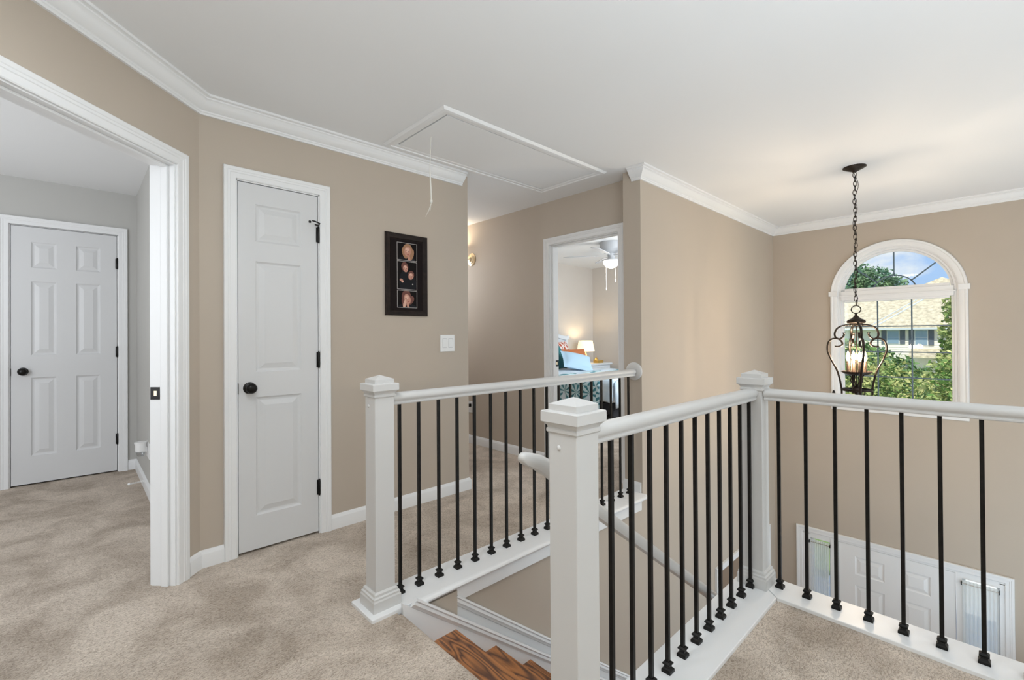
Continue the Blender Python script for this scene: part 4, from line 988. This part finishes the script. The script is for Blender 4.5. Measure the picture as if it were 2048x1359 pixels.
sh_d = mat('grey_shutter', (.10, .12, .15), .7); fas = mat('white_fascia', (.62, .66, .66), .6); wgl = mat('sky_tinted_glass', (.24, .34, .42), .15)  # wgl has the sky's reflection painted in as its blue base colour
HS = empty('house', (50, 6, GZ)); tag(HS, 'cream sided house with a tan shingle roof across the street', 'house')
MB().box(50, 58, -6, 17, GZ, 1.75).build('wall', siding, HS)
sd = MB()      # lap siding boards, proud edges
z = GZ+.2
while z < 1.7: sd.prism([(50, z), (49.965, z), (49.99, z+.19), (50, z+.19)], -6, 17, fn=lambda a, b, c: (a, c, b)); z += .2
tag(sd.build('siding_boards', siding, HS), kind='stuff')
rf = MB(); rf.prism([(49.4, 1.62), (49.4, 1.74), (56, 5.35), (62.6, 1.74), (62.6, 1.62), (56, 5.2)], -6.6, 17.6, fn=lambda a, b, c: (a, c, b)); ro = rf.build('roof', shingle, HS)
def roofz(x): return 1.75+(x-49.4)*(5.36-1.75)/6.6
vf = MB(); d0 = Vector((49.45, 7.15)); d1_ = Vector((54.6, 3.9))
for off, wd, lift in ((0, .09, .06), (.40, .05, .05)):
    n = Vector((-(d1_-d0).y, (d1_-d0).x)).normalized()
    q = [d0+n*off, d1_+n*off, d1_+n*(off+wd), d0+n*(off+wd)]
    vf.add([(p.x, p.y, roofz(p.x)+.0) for p in q]+[(p.x, p.y, roofz(p.x)+lift) for p in q], [(0, 1, 2, 3), (4, 7, 6, 5), (0, 4, 5, 1), (1, 5, 6, 2), (2, 6, 7, 3), (3, 7, 4, 0)])
vf.build('valley_flashing', fas, ro)
MB().box(49.28, 49.42, -6.6, 17.6, 1.52, 1.66).build('gutter', fas, HS)
MB().box(49.42, 50, -6.6, 17.6, 1.50, 1.62).build('soffit', fas, HS)
MB().tube([(49.36, 3.15, 1.55), (49.7, 3.05, 1.2), (49.92, 3.05, 1.0), (49.92, 3.05, GZ)], .06, 8).build('downspout', sh_d, HS)
def hwin(y0, y1, z0, z1):
    wf = MB(); wf.box(49.93, 50, y0-.07, y1+.07, z0-.07, z1+.07); wo_ = wf.build('window', fas, HS)
    for a, b in ((z0, (z0+z1)/2-.03), ((z0+z1)/2+.03, z1)): MB().box(49.90, 49.94, y0, y1, a, b).build('pane', wgl, wo_)
    for a, b in ((y0-.42, y0-.10), (y1+.10, y1+.42)): MB().box(49.90, 49.96, a, b, z0-.05, z1+.05).build('shutter', sh_d, HS)
hwin(5.72, 6.42, .38, 1.42); hwin(3.95, 4.65, .28, 1.42); hwin(10.5, 11.3, .38, 1.42); hwin(5.5, 6.5, -2.3, -1.0); hwin(.2, 1.0, .38, 1.42)
pr_ = MB(); pr_.prism([(47.6, -.55), (50, -.05), (50, -.2), (47.6, -.7)], 1.6, 4.9, fn=lambda a, b, c: (a, c, b)); pr_.build('porch_roof', shingle, HS)
for y in (1.8, 3.2, 4.7): MB().box(47.7, 47.85, y-.08, y+.08, GZ, -.68).build('porch_post', fas, HS)
H2 = empty('house', (66, 3, GZ)); tag(H2, 'farther house whose hip roof rises above the nearer roof', 'house')
MB().box(63.5, 73, -2, 10, GZ, 3.7).build('wall', siding, H2)
MB().add([(63, -3, 3.7), (63, 11, 3.7), (74, 11, 3.7), (74, -3, 3.7), (66, 4.0, 7.1), (71, 4.0, 7.1)], [(0, 1, 4), (1, 2, 5, 4), (2, 3, 5), (3, 0, 4, 5), (0, 3, 2, 1)]).build('roof', shingle, H2)

leaf_sun = two_tone('sunlit_leaves', (.14, .27, .05), (.66, .64, .26), 1.6, 'noise', .40, .60, .7)
leaf_dark = two_tone('deep_green_leaves', (.05, .15, .06), (.22, .34, .10), .8, 'noise', .35, .65, .7)
leaf_teal = two_tone('blue_green_leaves', (.06, .18, .12), (.24, .36, .16), .5, 'noise', .35, .65, .7)
bark = mat('bark', (.16, .11, .07), .9, noise=(8, .3), bump=(12, .6, .03))
def tree(name, label, cat, x, y, blobs, n, ls, lm, seed, trunk_h=None, group=None):
    rnd = random.Random(seed); root = empty(name, (x, y, GZ)); tag(root, label, cat, group)
    tt = MB(); top = max(b[2] for b in blobs); tt.tube([(x, y, GZ), (x+.05, y, GZ+(top-GZ)*.5), (x, y+.05, top)], [.05*(top-GZ)*.5, .03*(top-GZ)*.5, .015], 8)
    for bx, by, bz, br, bh in blobs: tt.tube([(x, y, GZ+(top-GZ)*.35), ((x+bx)/2, (y+by)/2, (GZ+bz)/2+.5), (bx, by, bz)], [.03, .02, .008], 6)
    tt.build('trunk', bark, root, smooth=60)
    mb = MB(); tot = sum(b[3]**2*b[4]/b[3] for b in blobs)
    for bx, by, bz, br, bh in blobs:
        k = int(n*br*bh/tot)
        for _ in range(k):
            while True:
                p = Vector((rnd.uniform(-1, 1), rnd.uniform(-1, 1), rnd.uniform(-1, 1)))
                if .35 < p.length < 1: break
            lump = 1+.16*math.sin(p.x*9+seed)*math.sin(p.y*7)*math.sin(p.z*8)
            c = Vector((bx+p.x*br*lump, by+p.y*br*lump, bz+p.z*bh*lump)); s = ls*rnd.uniform(.6, 1.4)
            a = Vector((rnd.gauss(0, 1), rnd.gauss(0, 1), rnd.gauss(0, .6))).normalized(); b_ = a.cross(Vector((rnd.gauss(0, 1), rnd.gauss(0, 1), rnd.gauss(0, 1)))).normalized()
            mb.add([c-a*s, c+b_*s*.45, c+a*s, c-b_*s*.45], [(0, 1, 2, 3)])
    tag(mb.build('foliage', lm, root, recalc=False), kind='stuff')
    return root
G_ = 'garden trees beyond the arched window'
tree('garden_tree', 'bushy yellow-green tree low at the left beyond the arched window', 'tree', 13.5, 2.15, [(13.5, 2.35, -.05, .85, 1.0), (13.2, 1.65, -.35, .65, 1.0), (13.8, 2.95, -.1, .8, 1.0), (13.0, 1.9, -1.3, 1.1, 1.0)], 8000, .055, leaf_sun, 3, group=G_)
tree('garden_tree', 'sunlit yellow-green tree at the lower right beyond the arched window', 'tree', 12.5, .75, [(12.5, .55, -.1, .6, .95), (12.8, .85, -.8, .7, .9), (12.2, .4, -1.2, .8, 1.1)], 7000, .055, leaf_sun, 5, group=G_)
tree('garden_tree', 'taller green tree along the right edge of the arched window', 'tree', 18, .55, [(18, .50, 1.85, .60, .7), (18, .45, 1.1, .75, .7), (18, .50, .45, .75, .6), (17.8, .7, -.9, 1.1, 1.2)], 8000, .08, leaf_sun, 8, group=G_)
tree('distant_tree', 'large dark green tree rising behind the houses at the left', 'tree', 86, 15.4, [(86, 16, 9.4, 4.0, 2.9), (86, 12.6, 8.7, 2.9, 2.4), (86, 20, 8.5, 4.0, 3.3), (86, 10.6, 7.8, 2.0, 1.9), (86, 15.4, 5.5, 6.6, 3.8)], 14000, .26, leaf_teal, 11)
tree('garden_tree', 'dense dark green shrub between the house and the front trees', 'tree', 22, 3.4, [(22, 3.5, -.3, 1.2, 1.1), (22, 2.5, -.7, .9, 1.0), (22.5, 4.5, -.1, 1.2, 1.1)], 6000, .10, leaf_dark, 14, group=G_)
# parked car
CR_ = empty('car', (30, 3.6, GZ)); tag(CR_, 'white parked car glimpsed between the trees through the arched window', 'car')
carp = mat('white_car_paint', (.78, .78, .78), .25); tyre = mat('tyre_rubber', (.02, .02, .02), .8)
side = [(-2.1, .35), (-2.15, .75), (-1.9, .95), (-1.2, 1.02), (-.75, 1.42), (.65, 1.46), (1.35, 1.08), (2.05, .98), (2.15, .65), (2.1, .35)]
CARX, CARY = 30.0, 5.0
MB().prism(side, -.85, .85, fn=lambda a, b, c: (CARX+c, CARY+a, GZ+b)).build('body', carp, CR_, bevel=.08)
wn = MB(); wn.prism([(-.95, 1.05), (-.68, 1.36), (.58, 1.40), (1.1, 1.08)], -.87, .87, fn=lambda a, b, c: (CARX+c, CARY+a, GZ+b)); wn.build('window', mat('car_glass', (.03, .04, .05), .1), CR_)
for dx in (-.8, .8):
    for dy in (-1.35, 1.35): MB().lathe([(.20, -.1), (.32, -.1), (.33, -.06), (.33, .06), (.32, .1), (.2, .1)], 20, T(CARX+dx, CARY+dy, GZ+.33) @ rot('Y', PI/2)).build('wheel', tyre, CR_, smooth=40)
